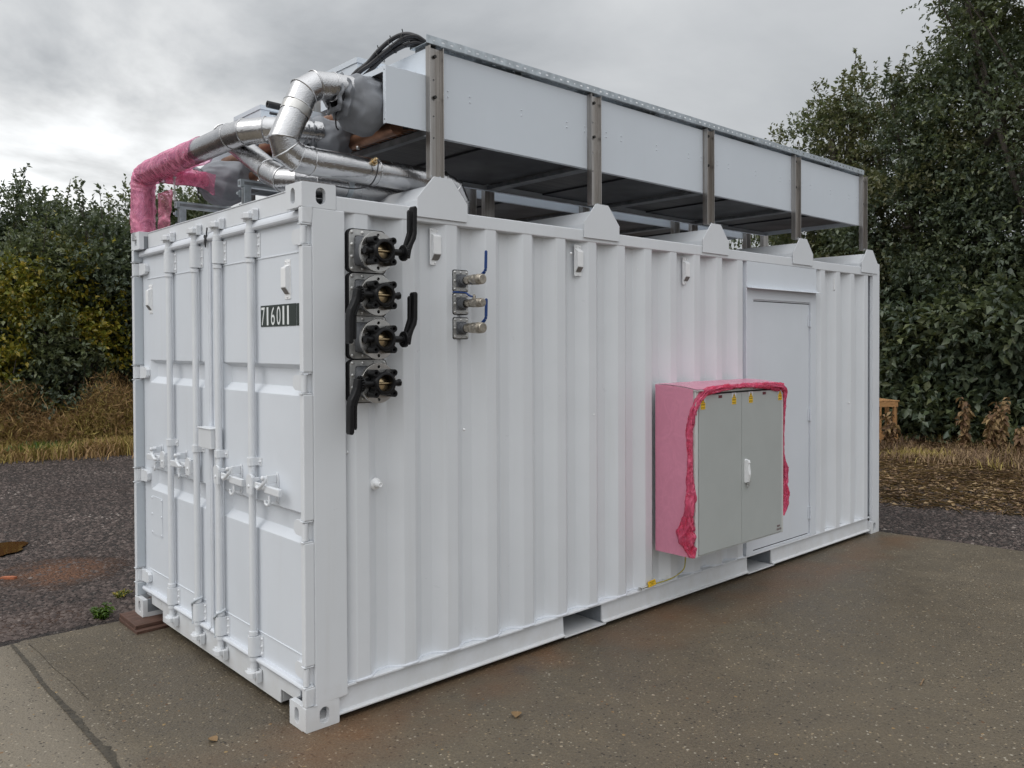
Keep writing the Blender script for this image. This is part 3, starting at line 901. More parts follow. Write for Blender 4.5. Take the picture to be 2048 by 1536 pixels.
    mb.bar((RX - 0.020, y + s * 0.205, zc - 0.002), (RX - 0.018, y + s * 0.360, zc - 0.006), 0.022, 0.038)
    CT.part(mb, 'door_handle', M['paint'], 0.004, 2, parent=d)
    mb = MB()
    yc = y + s * 0.232
    mb.prism([(-0.014, -0.078), (0.014, -0.078), (0.018, -0.05), (0.018, 0.055), (0.010, 0.078), (-0.010, 0.078), (-0.018, 0.055), (-0.018, -0.05)], (XF - 0.006, yc, zc), YA, ZA, XA, 0.0055)
    # ears of the catch stand off the door
    mb.box(XF - 0.0065, yc - 0.006, zc + 0.028, RX - 0.030, yc + 0.006, zc + 0.070)
    mb.box(XF - 0.0065, yc - 0.006, zc - 0.066, RX - 0.014, yc + 0.006, zc - 0.030)
    CT.part(mb, 'handle_catch', M['paint'], 0.003, 2, parent=d)
    mb = MB()
    mb.tube(spline_pts([(RX - 0.030, yc - s * 0.006, zc + 0.056), (RX - 0.038, yc - s * 0.010, zc + 0.034), (RX - 0.042, yc - s * 0.036, zc + 0.012), (RX - 0.040, yc - s * 0.070, zc - 0.004), (RX - 0.034, yc - s * 0.100, zc + 0.000)]), 0.0095, 8)
    mb.cyl((RX - 0.046, yc - s * 0.012, zc + 0.056), (RX - 0.016, yc - s * 0.012, zc + 0.056), 0.0105, n=10)
    mb.dome((RX - 0.046, yc - s * 0.012, zc + 0.056), (-1, 0, 0), 0.0125, 0.008, 10)
    mb.tube(spline_pts([(RX - 0.014, yc, zc - 0.034), (RX - 0.016, yc + s * 0.004, zc - 0.066), (RX - 0.022, yc - s * 0.008, zc - 0.082), (RX - 0.026, yc - s * 0.022, zc - 0.072), (RX - 0.024, yc - s * 0.020, zc - 0.058)]), 0.0075, 8)
    CT.part(mb, 'curved_keeper', M['paint'], parent=d)

# frayed seal wire round the two inner rods
for y, sd in ((1.389, dl), (1.057, dr)):
    mb = MB()
    pts = [(RX + 0.016, y - 0.034, 0.338), (RX - 0.026, y - 0.016, 0.318), (RX - 0.034, y + 0.008, 0.296), (RX - 0.022, y + 0.030, 0.282), (RX - 0.018, y + 0.034, 0.240), (RX - 0.016, y + 0.036, 0.20), (RX - 0.018, y + 0.030, 0.165)]
    dense = []
    for i in range(len(pts) - 1):
        a, b = Vector(pts[i]), Vector(pts[i + 1])
        for k in range(6):
            q = a.lerp(b, k / 6)
            dense.append(q + Vector((0, noise.noise(q * 70) * 0.004, noise.noise(q * 55 + Vector((5, 0, 0))) * 0.003)))
    mb.tube(dense, [0.0065 + 0.003 * noise.noise(q * 90) for q in dense], 7)
    CT.part(mb, 'torn_seal_strip', M['postgrey'], parent=sd)

# hinges on both posts
for oy, sy, d in ((0, 1, dr), (W, -1, dl)):
    for h in HZ:
        mb = MB()
        mb.cyl((0.012, oy + sy * 0.015, h - 0.042), (0.012, oy + sy * 0.015, h + 0.042), 0.0135, n=14)
        mb.prism([(0.0, -0.04), (0.020, -0.040), (0.13, -0.036), (0.150, -0.020), (0.150, 0.020), (0.13, 0.036), (0.020, 0.040), (0, 0.04)],
                 (0.034, oy + sy * 0.020, h), (0, sy, 0), ZA, XA, 0.0245)
        mb.box(0.012, oy + sy * 0.020, h - 0.040, 0.0335, oy + sy * 0.034, h + 0.040)
        mb.box(-0.006, oy + sy * 0.001, h - 0.0515, 0.046, oy + sy * 0.032, h - 0.046)
        mb.box(-0.006, oy + sy * 0.001, h + 0.046, 0.046, oy + sy * 0.032, h + 0.0515)
        CT.part(mb, 'hinge', M['paint'], 0.004, 3, parent=d)

# lock box between the inner rods
mb = MB()
mb.box(-0.006, 1.084, 1.240, 0.0595, 1.266, 1.350)
mb.box(-0.012, 1.080, 1.3505, 0.0595, 1.270, 1.358)
CT.part(mb, 'lock_box', M['paint'], 0.005, 3, parent=dl)
# riveted cover plate on the left door
mb = MB()
mb.box(XF - 0.0035, 2.055, 0.565, XF - 0.0005, 2.255, 0.820)
for yy in (2.065, 2.245):
    for zz in (0.578, 0.700, 0.808):
        mb.dome((XF - 0.0035, yy, zz), (-1, 0, 0), 0.008, 0.006, 8)
CT.part(mb, 'cover_plate', M['panel'], 0.001, 2, parent=dl)

# number plate with raised-contrast digits
mb = MB()
mb.box(XF - 0.0025, 0.178, 1.922, XF - 0.0004, 0.567, 2.031)
mb.box(XF - 0.0025, 0.118, 1.922, XF - 0.0004, 0.172, 2.030)
np_ = CT.part(mb, 'number_plate', M['plate'], parent=dr)
tm = MB()
x = 0.558
widths = {'7': 0.040, '1': 0.019, '6': 0.042, '0': 0.042}
for i, chx in enumerate('716011'):
    wch = widths[chx]
    t = text_mb(chx, (XF - 0.0032, x, 1.929), (0, -1, 0), ZA, 0.093, wch, bold=0.0)
    tm.add(t.v, t.f)
    x -= wch + (0.030 if chx == '1' else 0.022)
CT.part(tm, 'digits', M['digit'], parent=np_, recalc=False)

# slim vents with an angled grille
def vent(O, U, N, parent=None):
    """O = centre of back plate, U = right, N = out of the wall"""
    U, N, O = Vector(U), Vector(N), Vector(O)
    mb = MB()
    w, h = 0.062, 0.196
    mb.prism(rrect(-w / 2, -h / 2, w / 2, h / 2, 0.004), O, U, ZA, N, 0.003)
    # body: wedge, front face then sloping grille underneath
    prof = [(0.003, 0.070), (0.008, 0.066), (0.024, 0.058), (0.027, 0.052), (0.027, -0.040), (0.003, -0.074)]
    mb.prism(prof, O - U * 0.025, N, ZA, U, 0.050)
    for q in (-0.016, 0.016):
        mb.dome(O + U * q + Vector((0, 0, 0.084)) + N * 0.003, N, 0.007, 0.007, 8)
    mb.dome(O + Vector((0, 0, -0.088)) + N * 0.003, N, 0.006, 0.006, 8)
    o = CT.part(mb, 'wall_vent', M['vent'], 0.0012, 2, parent=parent)
    if parent is not None:
        return o
    g = MB()
    a = O + N * 0.0258 + Vector((0, 0, -0.0425)); b = O + N * 0.0052 + Vector((0, 0, -0.0715))
    d = (b - a); dn = Vector((N.x * 0.035, N.y * 0.035, -0.033)).normalized()
    out = (d.normalized().cross(U)).normalized()
    if out.z > 0: out = -out
    o0 = a - U * 0.021
    holes = []
    for i in range(6):
        for j in range(7):
            cx, cy = 0.005 + 0.0064 * i, 0.005 + 0.0064 * j
            holes.append([(cx - 0.0020, cy - 0.0020), (cx + 0.0020, cy - 0.0020), (cx + 0.0020, cy + 0.0020), (cx - 0.0020, cy + 0.0020)])
    g.prism([(0, 0), (0.042, 0), (0.042, d.length), (0, d.length)], o0 + out * 0.002, U, d.normalized(), out, 0.0012)
    CT.part(g, 'grille', M['grille'], parent=o, recalc=True)
    return o
def vent_grille_sub(O, U, N, d_o):
    U, N, O = Vector(U), Vector(N), Vector(O)
    g = MB()
    a = O + N * 0.0258 + Vector((0, 0, -0.0425)); b = O + N * 0.0052 + Vector((0, 0, -0.0715))
    d = b - a
    out = d.normalized().cross(U).normalized()
    if out.z > 0: out = -out
    g.prism([(0, 0), (0.042, 0), (0.042, d.length), (0, d.length)], a - U * 0.021 + out * 0.002, U, d.normalized(), out, 0.0012)
    CT.part(g, 'vent_grille', M['grille'], parent=d_o)
for xv, yv in ((0.788, 0.040), (1.883, 0.034), (3.005, 0.044), (5.200, 0.040)):
    vent((xv, yv, 2.350), XA, (0, -1, 0))
for yv, zv, d in ((0.262, 2.152, dr), (2.238, 2.140, dl)):
    vent((XF - 0.0002, yv, zv), (0, -1, 0), (-1, 0, 0), parent=d)
    vent_grille_sub((XF - 0.0002, yv, zv), (0, -1, 0), (-1, 0, 0), d)

# personnel door in the side
mb = MB()
X0, X1 = 3.742, 4.832
mb.box(X0, 0.006, ZB, 3.838, 0.064, 2.262)
mb.box(4.734, 0.006, ZB, X1, 0.064, 2.262)
mb.box(3.838, 0.006, 2.176, 4.734, 0.050, 2.262)
mb.box(X0, 0.002, 2.262, X1, 0.064, 2.4675)
mb.box(3.838, 0.008, ZB, 4.734, 0.050, 0.188)
# rebate strips
mb.box(3.838, 0.014, 0.188, 3.848, 0.050, 2.176); mb.box(3.848, 0.014, 2.166, 4.734, 0.050, 2.176)
# weld bead beside the frame
mb.tube([(X0 - 0.003, 0.004 + 0.001 * math.sin(i * 2.1), 0.17 + 2.09 * i / 80) for i in range(81)], [0.0045 + 0.0015 * noise.noise((i * 0.7, 0, 0)) for i in range(81)], 6)
pf = CT.part(mb, 'door_frame', M['panel'], 0.0025, 2)
mb = MB(); mb.box(3.851, 0.016, 0.194, 4.730, 0.048, 2.160)
pd = CT.part(mb, 'personnel_door', M['panel'], 0.003, 2, label='flat white side door behind the electrical cabinet')
mb = MB(); mb.box(3.850, 0.0155, 2.1605, 4.732, 0.040, 2.1655); mb.box(3.85, 0.0165, 0.189, 4.7, 0.04, 0.1935)
CT.part(mb, 'seal', M['seal'], parent=pd)
for z in (2.022, 1.215, 0.370):
    mb = MB()
    mb.cyl((4.731, 0.001, z - 0.055), (4.731, 0.001, z - 0.002), 0.0085, n=12)
    mb.cyl((4.731, 0.001, z + 0.002), (4.731, 0.001, z + 0.055), 0.0085, n=12)
    mb.box(4.709, 0.0085, z - 0.052, 4.729, 0.0155, z + 0.052)
    CT.part(mb, 'hinge', M['panel'], 0.001, parent=pd)
mb = MB()
mb.prism([(0.0, 0.0), (-0.050, -0.010), (-0.050, -0.015), (0.0, -0.006)], (X0 - 0.004, 0.0015, 2.270), YA, ZA, XA, 1.118)
mb.box(X0 - 0.004, 0.0005, 2.2705, X1 + 0.02, 0.0018, 2.284)
CT.part(mb, 'drip_canopy', M['panel'], 0.001)

# hat-section beams across the roof that carry the coolers
BX = (0.810, 2.067, 3.318, 4.590, 5.835)
for i, bx in enumerate(BX):
    mb = MB()
    z0 = 2.5345
    mb.prism([(-0.155, z0), (-0.150, 2.580), (-0.056, 2.672), (0.056, 2.672), (0.150, 2.580), (0.155, z0)], (bx, 0.008, 0), XA, ZA, YA, W - 0.016)
    be = CT.part(mb, 'roof_beam', M['paint'], 0.004)
    for oy, sy in ((-0.001, -1), (W + 0.001, 1)):
        mb = MB()
        mb.prism([(-0.165, 2.492), (-0.165, 2.590), (-0.058, 2.712), (0.058, 2.712), (0.165, 2.590), (0.165, 2.492)], (bx, oy, 0), XA, ZA, (0, sy, 0), 0.008)
        CT.part(mb, 'end_plate', M['paint'], 0.0015, parent=be)
# loose screws, plugs and a drain spigot on the side wall
for x, y, z in ((0.275, 0.028, 2.435), (0.600, 0.03, 2.42), (1.20, 0.044, 2.36), (0.245, 0.03, 1.30), (0.965, 0.02, 1.36), (1.80, 0.012, 2.385), (2.47, 0.044, 2.33), (2.00, 0.012, 1.38), (3.42, 0.044, 2.32),
                (4.955, 0.030, 2.33), (5.02, 0.044, 1.23), (5.45, 0.012, 1.28), (5.33, 0.044, 1.24), (5.60, 0.044, 2.33)):
    mb = MB(); mb.dome((x, y - 0.0005, z), (0, -1, 0), 0.0085, 0.010, 8)
    CT.part(mb, 'screw_head', M['vent'])
mb = MB()
mb.lathe((0.402, 0.030, 1.128), (0, -1, 0), [(0, 0.030), (0.010, 0.030), (0.016, 0.017), (0.055, 0.013), (0.056, 0.009), (0.050, 0.007), (0.050, 0.0001)], 16)
CT.part(mb, 'drain_spigot', M['vent'])
# ------------------------------------------------------------------ butterfly valves
def butterfly(x, z, side, label):
    """side=+1: lever on the right and up, -1: lever on the left and down"""
    T = Thing('butterfly_valve', (x, 0.0, z), label, 'valve', 'butterfly valves down the side wall')
    zp = z + (0.010 if side > 0 else 0.008)
    yw = 0.0
    mb = MB()
    hl = []
    bolts = []
    a = 0.089
    for i in range(4):
        t = -a + 2 * a * i / 3
        bolts += [(t, a), (t, -a)]
        if 0 < i < 3:
            bolts += [(-a, t), (a, t)]
    mb.prism(rrect(-0.104, -0.104, 0.104, 0.104, 0.026), (x + 0.004, 0.004, zp), XA, ZA, (0, -1, 0), 0.0045, [rrect(-0.074, -0.074, 0.074, 0.074, 0.012)])
    for bx, bz in bolts:
        mb.dome((x + 0.004 + bx, -0.0005, zp + bz), (0, -1, 0), 0.0095, 0.0065, 8)
    T.part(mb, 'clamp_frame', M['dullsteel'], 0.001)
    # gasket under the frame and rubber boot
    mb = MB()
    mb.prism(rrect(-0.109, -0.109, 0.109, 0.109, 0.028), (x + 0.004, 0.0445, zp), XA, ZA, (0, -1, 0), 0.040)
    T.part(mb, 'seal', M['seal'])
    mb = MB()
    n = 32
    rings = []
    for (yy, sq, rr) in ((0.004, 1.0, 0.073), (-0.012, 0.9, 0.073), (-0.020, 0.0, 0.080), (-0.034, 0.0, 0.077), (-0.040, 0.0, 0.084), (-0.062, 0.0, 0.082), (-0.082, 0.0, 0.082)):
        ring = []
        for i in range(n):
            a = 2 * PI * i / n + PI / n
            c, s_ = math.cos(a), math.sin(a)
            k = 1 / max(abs(c), abs(s_))
            k = min(k, 1.30)
            q = rr * (sq * k + (1 - sq))
            ring.append((x + q * c, yy, z + (zp - z) * sq + q * s_))
        rings.append(ring)
    for r0, r1 in zip(rings, rings[1:]):
        mb.add(r0 + r1, [(i, (i + 1) % n, n + (i + 1) % n, n + i) for i in range(n)], 0, True)
    T.part(mb, 'boot', M['boot'])
    # pipe flange
    mb = MB()
    holes = [circ(0.079 * math.cos(q), 0.079 * math.sin(q), 0.008, 10) for q in [PI / 2 + k * PI / 2 for k in range(4)]]
    mb.prism(circ(0, 0, 0.098, 44), (x, -0.084, z), XA, ZA, (0, -1, 0), 0.018, holes + [circ(0, 0, 0.04, 24)])
    T.part(mb, 'flange', M['steel'], 0.0015)
    # lugged body
    mb = MB()
    pts = []
    N = 96
    for i in range(N):
        a = 2 * PI * i / N
        lob = max(0.0, math.cos(4 * (a - PI / 4)))
        rr = 0.056 + 0.032 * (lob ** 2.2)
        pts.append((rr * math.cos(a), rr * math.sin(a)))
    lug = [circ(0.072 * math.cos(PI / 4 + k * PI / 2), 0.072 * math.sin(PI / 4 + k * PI / 2), 0.0075, 10) for k in range(4)]
    mb.prism(pts, (x, -0.112, z), XA, ZA, (0, -1, 0), 0.046, lug + [circ(0, 0, 0.040, 30)])
    for k in range(4):
        cx, cz = 0.072 * math.cos(PI / 4 + k * PI / 2), 0.072 * math.sin(PI / 4 + k * PI / 2)
        mb.lathe((x + cx, -0.106, z + cz), (0, -1, 0), [(0, 0.017), (0.055, 0.017), (0.055, 0.010), (0.048, 0.0085), (0.03, 0.0080)], 14)
    mb.lathe((x, -0.158, z), (0, -1, 0), [(0, 0.058), (0.010, 0.054), (0.012, 0.050), (0.012, 0.043), (0.004, 0.0395)], 32)
    # necks
    mb.cyl((x + side * 0.050, -0.136, z), (x + side * 0.118, -0.136, z), 0.0165, n=16)
    mb.cyl((x + side * 0.108, -0.136, z), (x + side * 0.116, -0.136, z), 0.021, n=16)
    mb.cyl((x - side * 0.050, -0.136, z), (x - side * 0.088, -0.136, z), 0.0155, n=12)
    mb.cyl((x - side * 0.086, -0.136, z), (x - side * 0.098, -0.136, z), 0.019, n=6)
    for s_ in (-1, 1):
        mb.cyl((x + s_ * 0.064, -0.112, z + 0.024), (x + s_ * 0.064, -0.098, z + 0.024), 0.010, n=6)
    T.part(mb, 'valve_body', M['black'], 0.003, 2)
    # closed disc with its stem
    mb = MB()
    mb.lathe((x, -0.126, z), (0, -1, 0.12), [(0, 0.0395), (0.004, 0.039), (0.009, 0.030), (0.011, 0.0001)], 28)
    mb.cyl((x - 0.038, -0.140, z), (x + 0.038, -0.140, z), 0.0075, n=12)
    T.part(mb, 'disc', M['brass'])
    # notched hub and two-blade lever
    mb = MB()
    hx = x + side * 0.136
    mb.cyl((x + side * 0.117, -0.136, z), (x + side * 0.124, -0.136, z), 0.040, n=28)
    for i in range(18):
        a = 2 * PI * i / 18
        c = (0, math.cos(a), math.sin(a))
        mb.bar((x + side * 0.124, -0.136 + 0.035 * c[1], z + 0.035 * c[2]), (x + side * 0.133, -0.136 + 0.035 * c[1], z + 0.035 * c[2]), 0.006, 0.010, c)
    T.part(mb, 'notch_plate', M['black'], 0.0012)
    mb = MB()
    up = side
    def lever(off, y0, y1, wtop):
        prof = [(-0.018, -0.024), (0.010, -0.028), (0.018, 0.014), (0.030, 0.044), (0.046, 0.072), (0.052, 0.100), (0.054, wtop), (0.048, wtop + 0.010), (0.035, wtop + 0.010), (0.029, wtop), (0.028, 0.104), (0.022, 0.084), (0.010, 0.056), (-0.006, 0.030), (-0.018, 0.022)]
        mb.prism(prof, (hx + up * off, y0, z), (up, 0, 0), (0, 0, up), (0, 1, 0), y1 - y0)
    lever(0.004, -0.157, -0.116, 0.225)
    T.part(mb, 'lever', M['black'], 0.005, 2)
    mb = MB()
    prof = [(-0.014, 0.034), (-0.006, 0.028), (0.012, 0.066), (0.023, 0.100), (0.024, 0.206), (0.017, 0.216), (0.011, 0.206), (0.010, 0.104), (0.002, 0.078)]
    mb.prism(prof, (hx + up * 0.001, -0.146, z), (up, 0, 0), (0, 0, up), (0, 1, 0), 0.018)
    T.part(mb, 'trigger', M['black'], 0.003, 2)
    return T
butterfly(0.348, 2.278, 1, 'topmost black butterfly valve of the column, lever standing up on its right')
butterfly(0.348, 2.066, -1, 'second black butterfly valve from the top, lever hanging down on its left')
butterfly(0.348, 1.853, 1, 'third black butterfly valve from the top, lever standing up just above the lowest valve')
butterfly(0.348, 1.640, -1, 'lowest black butterfly valve of the column, lever hanging down on its left')

# ------------------------------------------------------------------ small ball valves
def ballvalve(x, z, kind, label, k=1.0):
    T = Thing('ball_valve', (x, 0, z), label, 'valve', 'small blue handled ball valves')
    mb = MB()
    mb.prism(rrect(-0.050, -0.055, 0.050, 0.055, 0.010), (x, 0.0035, z), XA, ZA, (0, -1, 0), 0.004, [rrect(-0.030, -0.034, 0.030, 0.034, 0.004)])
    for bx in (-0.040, 0.0, 0.040):
        for bz in (-0.045, 0.0, 0.045):
            if bx or bz:
                mb.dome((x + bx, -0.0004, z + bz), (0, -1, 0), 0.008, 0.006, 8)
    T.part(mb, 'clamp_frame', M['dullsteel'], 0.0008)
    mb = MB(); mb.prism(rrect(-0.054, -0.060, 0.054, 0.060, 0.012), (x, 0.0440, z), XA, ZA, (0, -1, 0), 0.040)
    T.part(mb, 'seal', M['seal'])
    mb = MB()
    mb.prism(rrect(-0.031, -0.035, 0.031, 0.035, 0.004), (x, 0.002, z), XA, ZA, (0, -1, 0), 0.010)
    mb.lathe((x, -0.008, z), (0, -1, 0), [(0, 0.030), (0.012, 0.030), (0.014, 0.026), (0.020, 0.026), (0.022, 0.029), (0.030, 0.029), (0.034, 0.020)], 20)
    T.part(mb, 'boot', M['boot'])
    mb = MB()
    r = 0.021 * k
    mb.lathe((x, -0.036, z), (0, -1, 0), [(0, 0.016), (0.010, 0.016), (0.014, r * 0.95), (0.030, r * 0.95)], 20)
    mb.cyl((x, -0.066, z), (x, -0.088, z), r * 1.15, n=6)
    mb.lathe((x, -0.088, z), (0, -1, 0), [(0, r), (0.014, r * 1.22), (0.040, r * 1.22), (0.048, r)], 20)
    mb.cyl((x, -0.132, z), (x, -0.156, z), r * 1.28, n=8)
    mb.lathe((x, -0.156, z), (0, -1, 0), [(0, r * 1.18), (0.030, r * 1.18), (0.034, r * 1.05), (0.034, 0.0001)], 24)
    for q in range(3):
        mb.tube([(x + r * 1.2 * math.cos(a), -0.160 - 0.008 * q, z + r * 1.2 * math.sin(a)) for a in [2 * PI * i / 20 for i in range(20)]], 0.0016, 4, closed=True)
    if kind == 'up':
        mb.cyl((x + r, -0.115, z + 0.006), (x + r + 0.018, -0.115, z + 0.008), 0.008, n=10)
    else:
        mb.cyl((x, -0.115, z + r), (x, -0.115, z + r + 0.020), 0.009, n=10)
        mb.dome((x, -0.115, z + r + 0.020), ZA, 0.008, 0.007, 6)
    T.part(mb, 'valve_body', M['ballv'], 0.001)
    mb = MB()
    if kind == 'up':
        pts = [(x + r + 0.014, -0.115, z + 0.004), (x + r + 0.026, -0.122, z + 0.028), (x + r + 0.036, -0.135, z + 0.046), (x + r + 0.038, -0.139, z + 0.060), (x + r + 0.040, -0.140, z + 0.150)]
        prof = 0.0085
        for p, q in zip(pts, pts[1:]):
            mb.bar(p, q, 0.019, 0.007, (0, 1, 0.001))
        mb.cyl((pts[-1][0], pts[-1][1] - 0.0035, pts[-1][2]), (pts[-1][0], pts[-1][1] + 0.0035, pts[-1][2]), 0.0095, n=12)
    else:
        zz = z + r + 0.013
        pts = [(x, -0.115, zz), (x - 0.004, -0.085, zz + 0.006), (x - 0.010, -0.058, zz + 0.024), (x - 0.046, -0.045, zz + 0.026), (x - 0.085, -0.040, zz + 0.026)]
        for p, q in zip(pts, pts[1:]):
            mb.bar(p, q, 0.018, 0.008)
    T.part(mb, 'handle', M['blue'], 0.0035, 3)
    return T
ballvalve(0.933, 2.172, 'up', 'topmost of three small ball valves, its blue handle pointing up', 1.08)
ballvalve(0.933, 2.048, 'flat', 'middle small ball valve with its thin blue handle turned flat against the wall', 0.92)
ballvalve(0.933, 1.915, 'up', 'lowest small ball valve, thick ribbed body, blue handle pointing up', 1.12)

# ------------------------------------------------------------------ electrical cabinet
CX0, CX1, CY, CZ0, CZ1 = 2.615, 3.712, -0.330, 0.418, 1.512
CB = Thing('electrical_cabinet', ((CX0 + CX1) / 2, -0.16, CZ0), 'light grey two door electrical cabinet half wrapped in pink film', 'cabinet')
mb = MB()
mb.box(CX0, CY + 0.022, CZ0, CX1, 0.004, CZ1)
mb.box(CX0, CY, CZ0, CX0 + 0.030, CY + 0.022, CZ1); mb.box(CX1 - 0.024, CY, CZ0, CX1, CY + 0.022, CZ1)
mb.box(CX0 + 0.030, CY, CZ1 - 0.014, CX1 - 0.024, CY + 0.022, CZ1)
mb.box(CX0 + 0.030, CY + 0.004, CZ0, CX1 - 0.024, CY + 0.022, CZ0 + 0.008)
CB.part(mb, 'cabinet_body', M['cabedge'], 0.004, 2)
mb = MB()
mb.prism([(0.003, CZ1 + 0.001), (CY - 0.012, CZ1 + 0.001), (CY - 0.012, CZ1 + 0.008), (-0.20, CZ1 + 0.030), (0.003, CZ1 + 0.038)], (CX0 - 0.004, 0, 0), YA, ZA, XA, CX1 - CX0 + 0.008)
CB.part(mb, 'rain_hood', M['cabedge'], 0.004, 2)
mb = MB(); mb.box(CX0 + 0.030, CY + 0.014, CZ0 + 0.008, CX1 - 0.024, CY + 0.0218, CZ1 - 0.0142)
CB.part(mb, 'seal', M['seal'])
DM = 3.150
doors = []
for a, b, lab in ((CX0 + 0.035, DM - 0.002, 'left grey cabinet door'), (DM + 0.002, CX1 - 0.029, 'right grey cabinet door with the handle')):
    mb = MB(); mb.box(a, CY - 0.004, CZ0 + 0.011, b, CY + 0.0138, CZ1 - 0.026)
    doors.append(CB.part(mb, 'cabinet_door', M['cabinet'], 0.003, 2, label=lab))
YS = CY - 0.0046
def sticker(xc, zc, dobj):
    mb = MB(); mb.box(xc - 0.026, YS - 0.0006, zc - 0.032, xc + 0.026, YS + 0.0004, zc + 0.048)
    CB.part(mb, 'warning_sign', M['whitest'], parent=dobj)
    mb = MB()
    mb.box(xc - 0.0255, YS - 0.0012, zc - 0.0315, xc + 0.0255, YS - 0.0007, zc + 0.012)
    mb.prism([(-0.019, 0.013), (0.019, 0.013), (0, 0.045)], (xc, YS - 0.0007, zc), XA, ZA, (0, -1, 0), 0.0005)
    CB.part(mb, 'warning_panel', M['yellow'], parent=dobj)
    mb = MB()
    mb.prism([(-0.021, 0.0115), (0.021, 0.0115), (0, 0.0475)], (xc, YS - 0.00125, zc), XA, ZA, (0, -1, 0), 0.0003, [[(-0.0165, 0.0145), (0.0165, 0.0145), (0, 0.042)]])
    mb.prism([(0.001, 0.036), (-0.0045, 0.0245), (-0.0005, 0.0255), (-0.002, 0.017), (0.005, 0.0280), (0.001, 0.0272)], (xc, YS - 0.00125, zc), XA, ZA, (0, -1, 0), 0.0003)
    t = text_mb('DANGER', (xc - 0.021, YS - 0.0014, zc - 0.006), XA, ZA, 0.011, 0.042, bold=0.02); mb.add(t.v, t.f)
    t = text_mb('400 VOLTS', (xc - 0.021, YS - 0.0014, zc - 0.026), XA, ZA, 0.011, 0.042, bold=0.02); mb.add(t.v, t.f)
    CB.part(mb, 'warning_print', M['ink'], parent=dobj, recalc=False)
sticker(2.688, 1.424, doors[0]); sticker(3.052, 1.440, doors[0]); sticker(3.262, 1.440, doors[1]); sticker(3.654, 1.440, doors[1])
for xc, zc, dobj in ((2.888, 1.468, doors[0]), (3.440, 1.468, doors[1])):
    mb = MB(); mb.box(xc - 0.021, YS - 0.0008, zc - 0.009, xc + 0.021, YS + 0.0004, zc + 0.010)
    CB.part(mb, 'red_sticker', M['redst'], parent=dobj)
mb = MB()
t = text_mb('MAIN', (3.618, YS - 0.0003, 0.470), XA, ZA, 0.015, 0.040, bold=0.02); mb.add(t.v, t.f)
t = text_mb('ISOLATOR', (3.612, YS - 0.0003, 0.446), XA, ZA, 0.015, 0.064, bold=0.02); mb.add(t.v, t.f)
CB.part(mb, 'red_lettering', M['redst'], parent=doors[1], recalc=False)
mb = MB()
hx = 3.200
mb.prism(rrect(-0.019, -0.085, 0.019, 0.085, 0.015), (hx, CY - 0.0042, 0.930), XA, ZA, (0, -1, 0), 0.006)
mb.prism([(0.0, -0.078), (0.018, -0.074), (0.030, -0.020), (0.022, 0.050), (0.026, 0.062), (0.020, 0.080), (0.0, 0.080)], (hx - 0.015, CY - 0.0105, 0.930), (0, -1, 0), ZA, XA, 0.024)
hd = CB.part(mb, 'swing_handle', M['vent'], 0.004, 3, parent=doors[1])
mb = MB()
mb.cyl((hx + 0.006, CY - 0.012, 0.842), (hx + 0.006, CY - 0.030, 0.842), 0.009, n=12)
mb.tube([(hx + 0.006 + 0.010 * math.cos(a), CY - 0.020, 0.824 + 0.011 * math.sin(a)) for a in [2 * PI * i / 14 for i in range(14)]], 0.0018, 5, closed=True)
mb.bar((hx + 0.012, CY - 0.016, 0.872), (hx + 0.026, CY - 0.026, 0.856), 0.010, 0.010)
CB.part(mb, 'key', M['dullsteel'], parent=doors[1])

# pink film round the cabinet
PF = Thing('plastic_film', ((CX0 + CX1) / 2, -0.2, CZ0), 'pink plastic film pulled over the grey cabinet and gathered round its doors', 'plastic film')
mb = MB()
e = 0.005
# side, top and bottom sheets, finely divided with a little slack
def sheet(P, nu, nv, amp, fr, seed):
    vs, fs = [], []
    for i in range(nu + 1):
        for j in range(nv + 1):
            p, nrm = P(i / nu, j / nv)
            p = Vector(p); nrm = Vector(nrm)
            vs.append(p + nrm * (amp * (0.5 + 0.5 * noise.noise(p * fr + Vector((seed, 0, 0)))) + 0.0005))
    for i in range(nu):
        for j in range(nv):
            a = i * (nv + 1) + j
            fs.append((a, a + 1, a + nv + 2, a + nv + 1))
    mb.add(vs, fs, 0, True)
sheet(lambda a, b: ((CX0 - e, -0.001 + (CY + 0.016) * a, CZ0 - 0.004 + (CZ1 - CZ0 + 0.044 - 0.028 * a * a) * b), (-1, 0, 0)), 14, 40, 0.004, 5, 1)
sheet(lambda a, b: ((CX0 - 0.007 + (CX1 - CX0 + 0.012) * b, -0.001 + (CY - 0.014) * a, CZ1 + 0.041 - 0.030 * a * a), (0, 0, 1)), 14, 44, 0.006, 7, 2)
sheet(lambda a, b: ((CX1 + e, -0.001 + (CY + 0.028) * a, CZ0 + 0.02 + (CZ1 - CZ0) * b), (1, 0, 0)), 14, 40, 0.006, 7, 3)
PF.part(mb, 'tight_film', M['filmflat'], recalc=False)
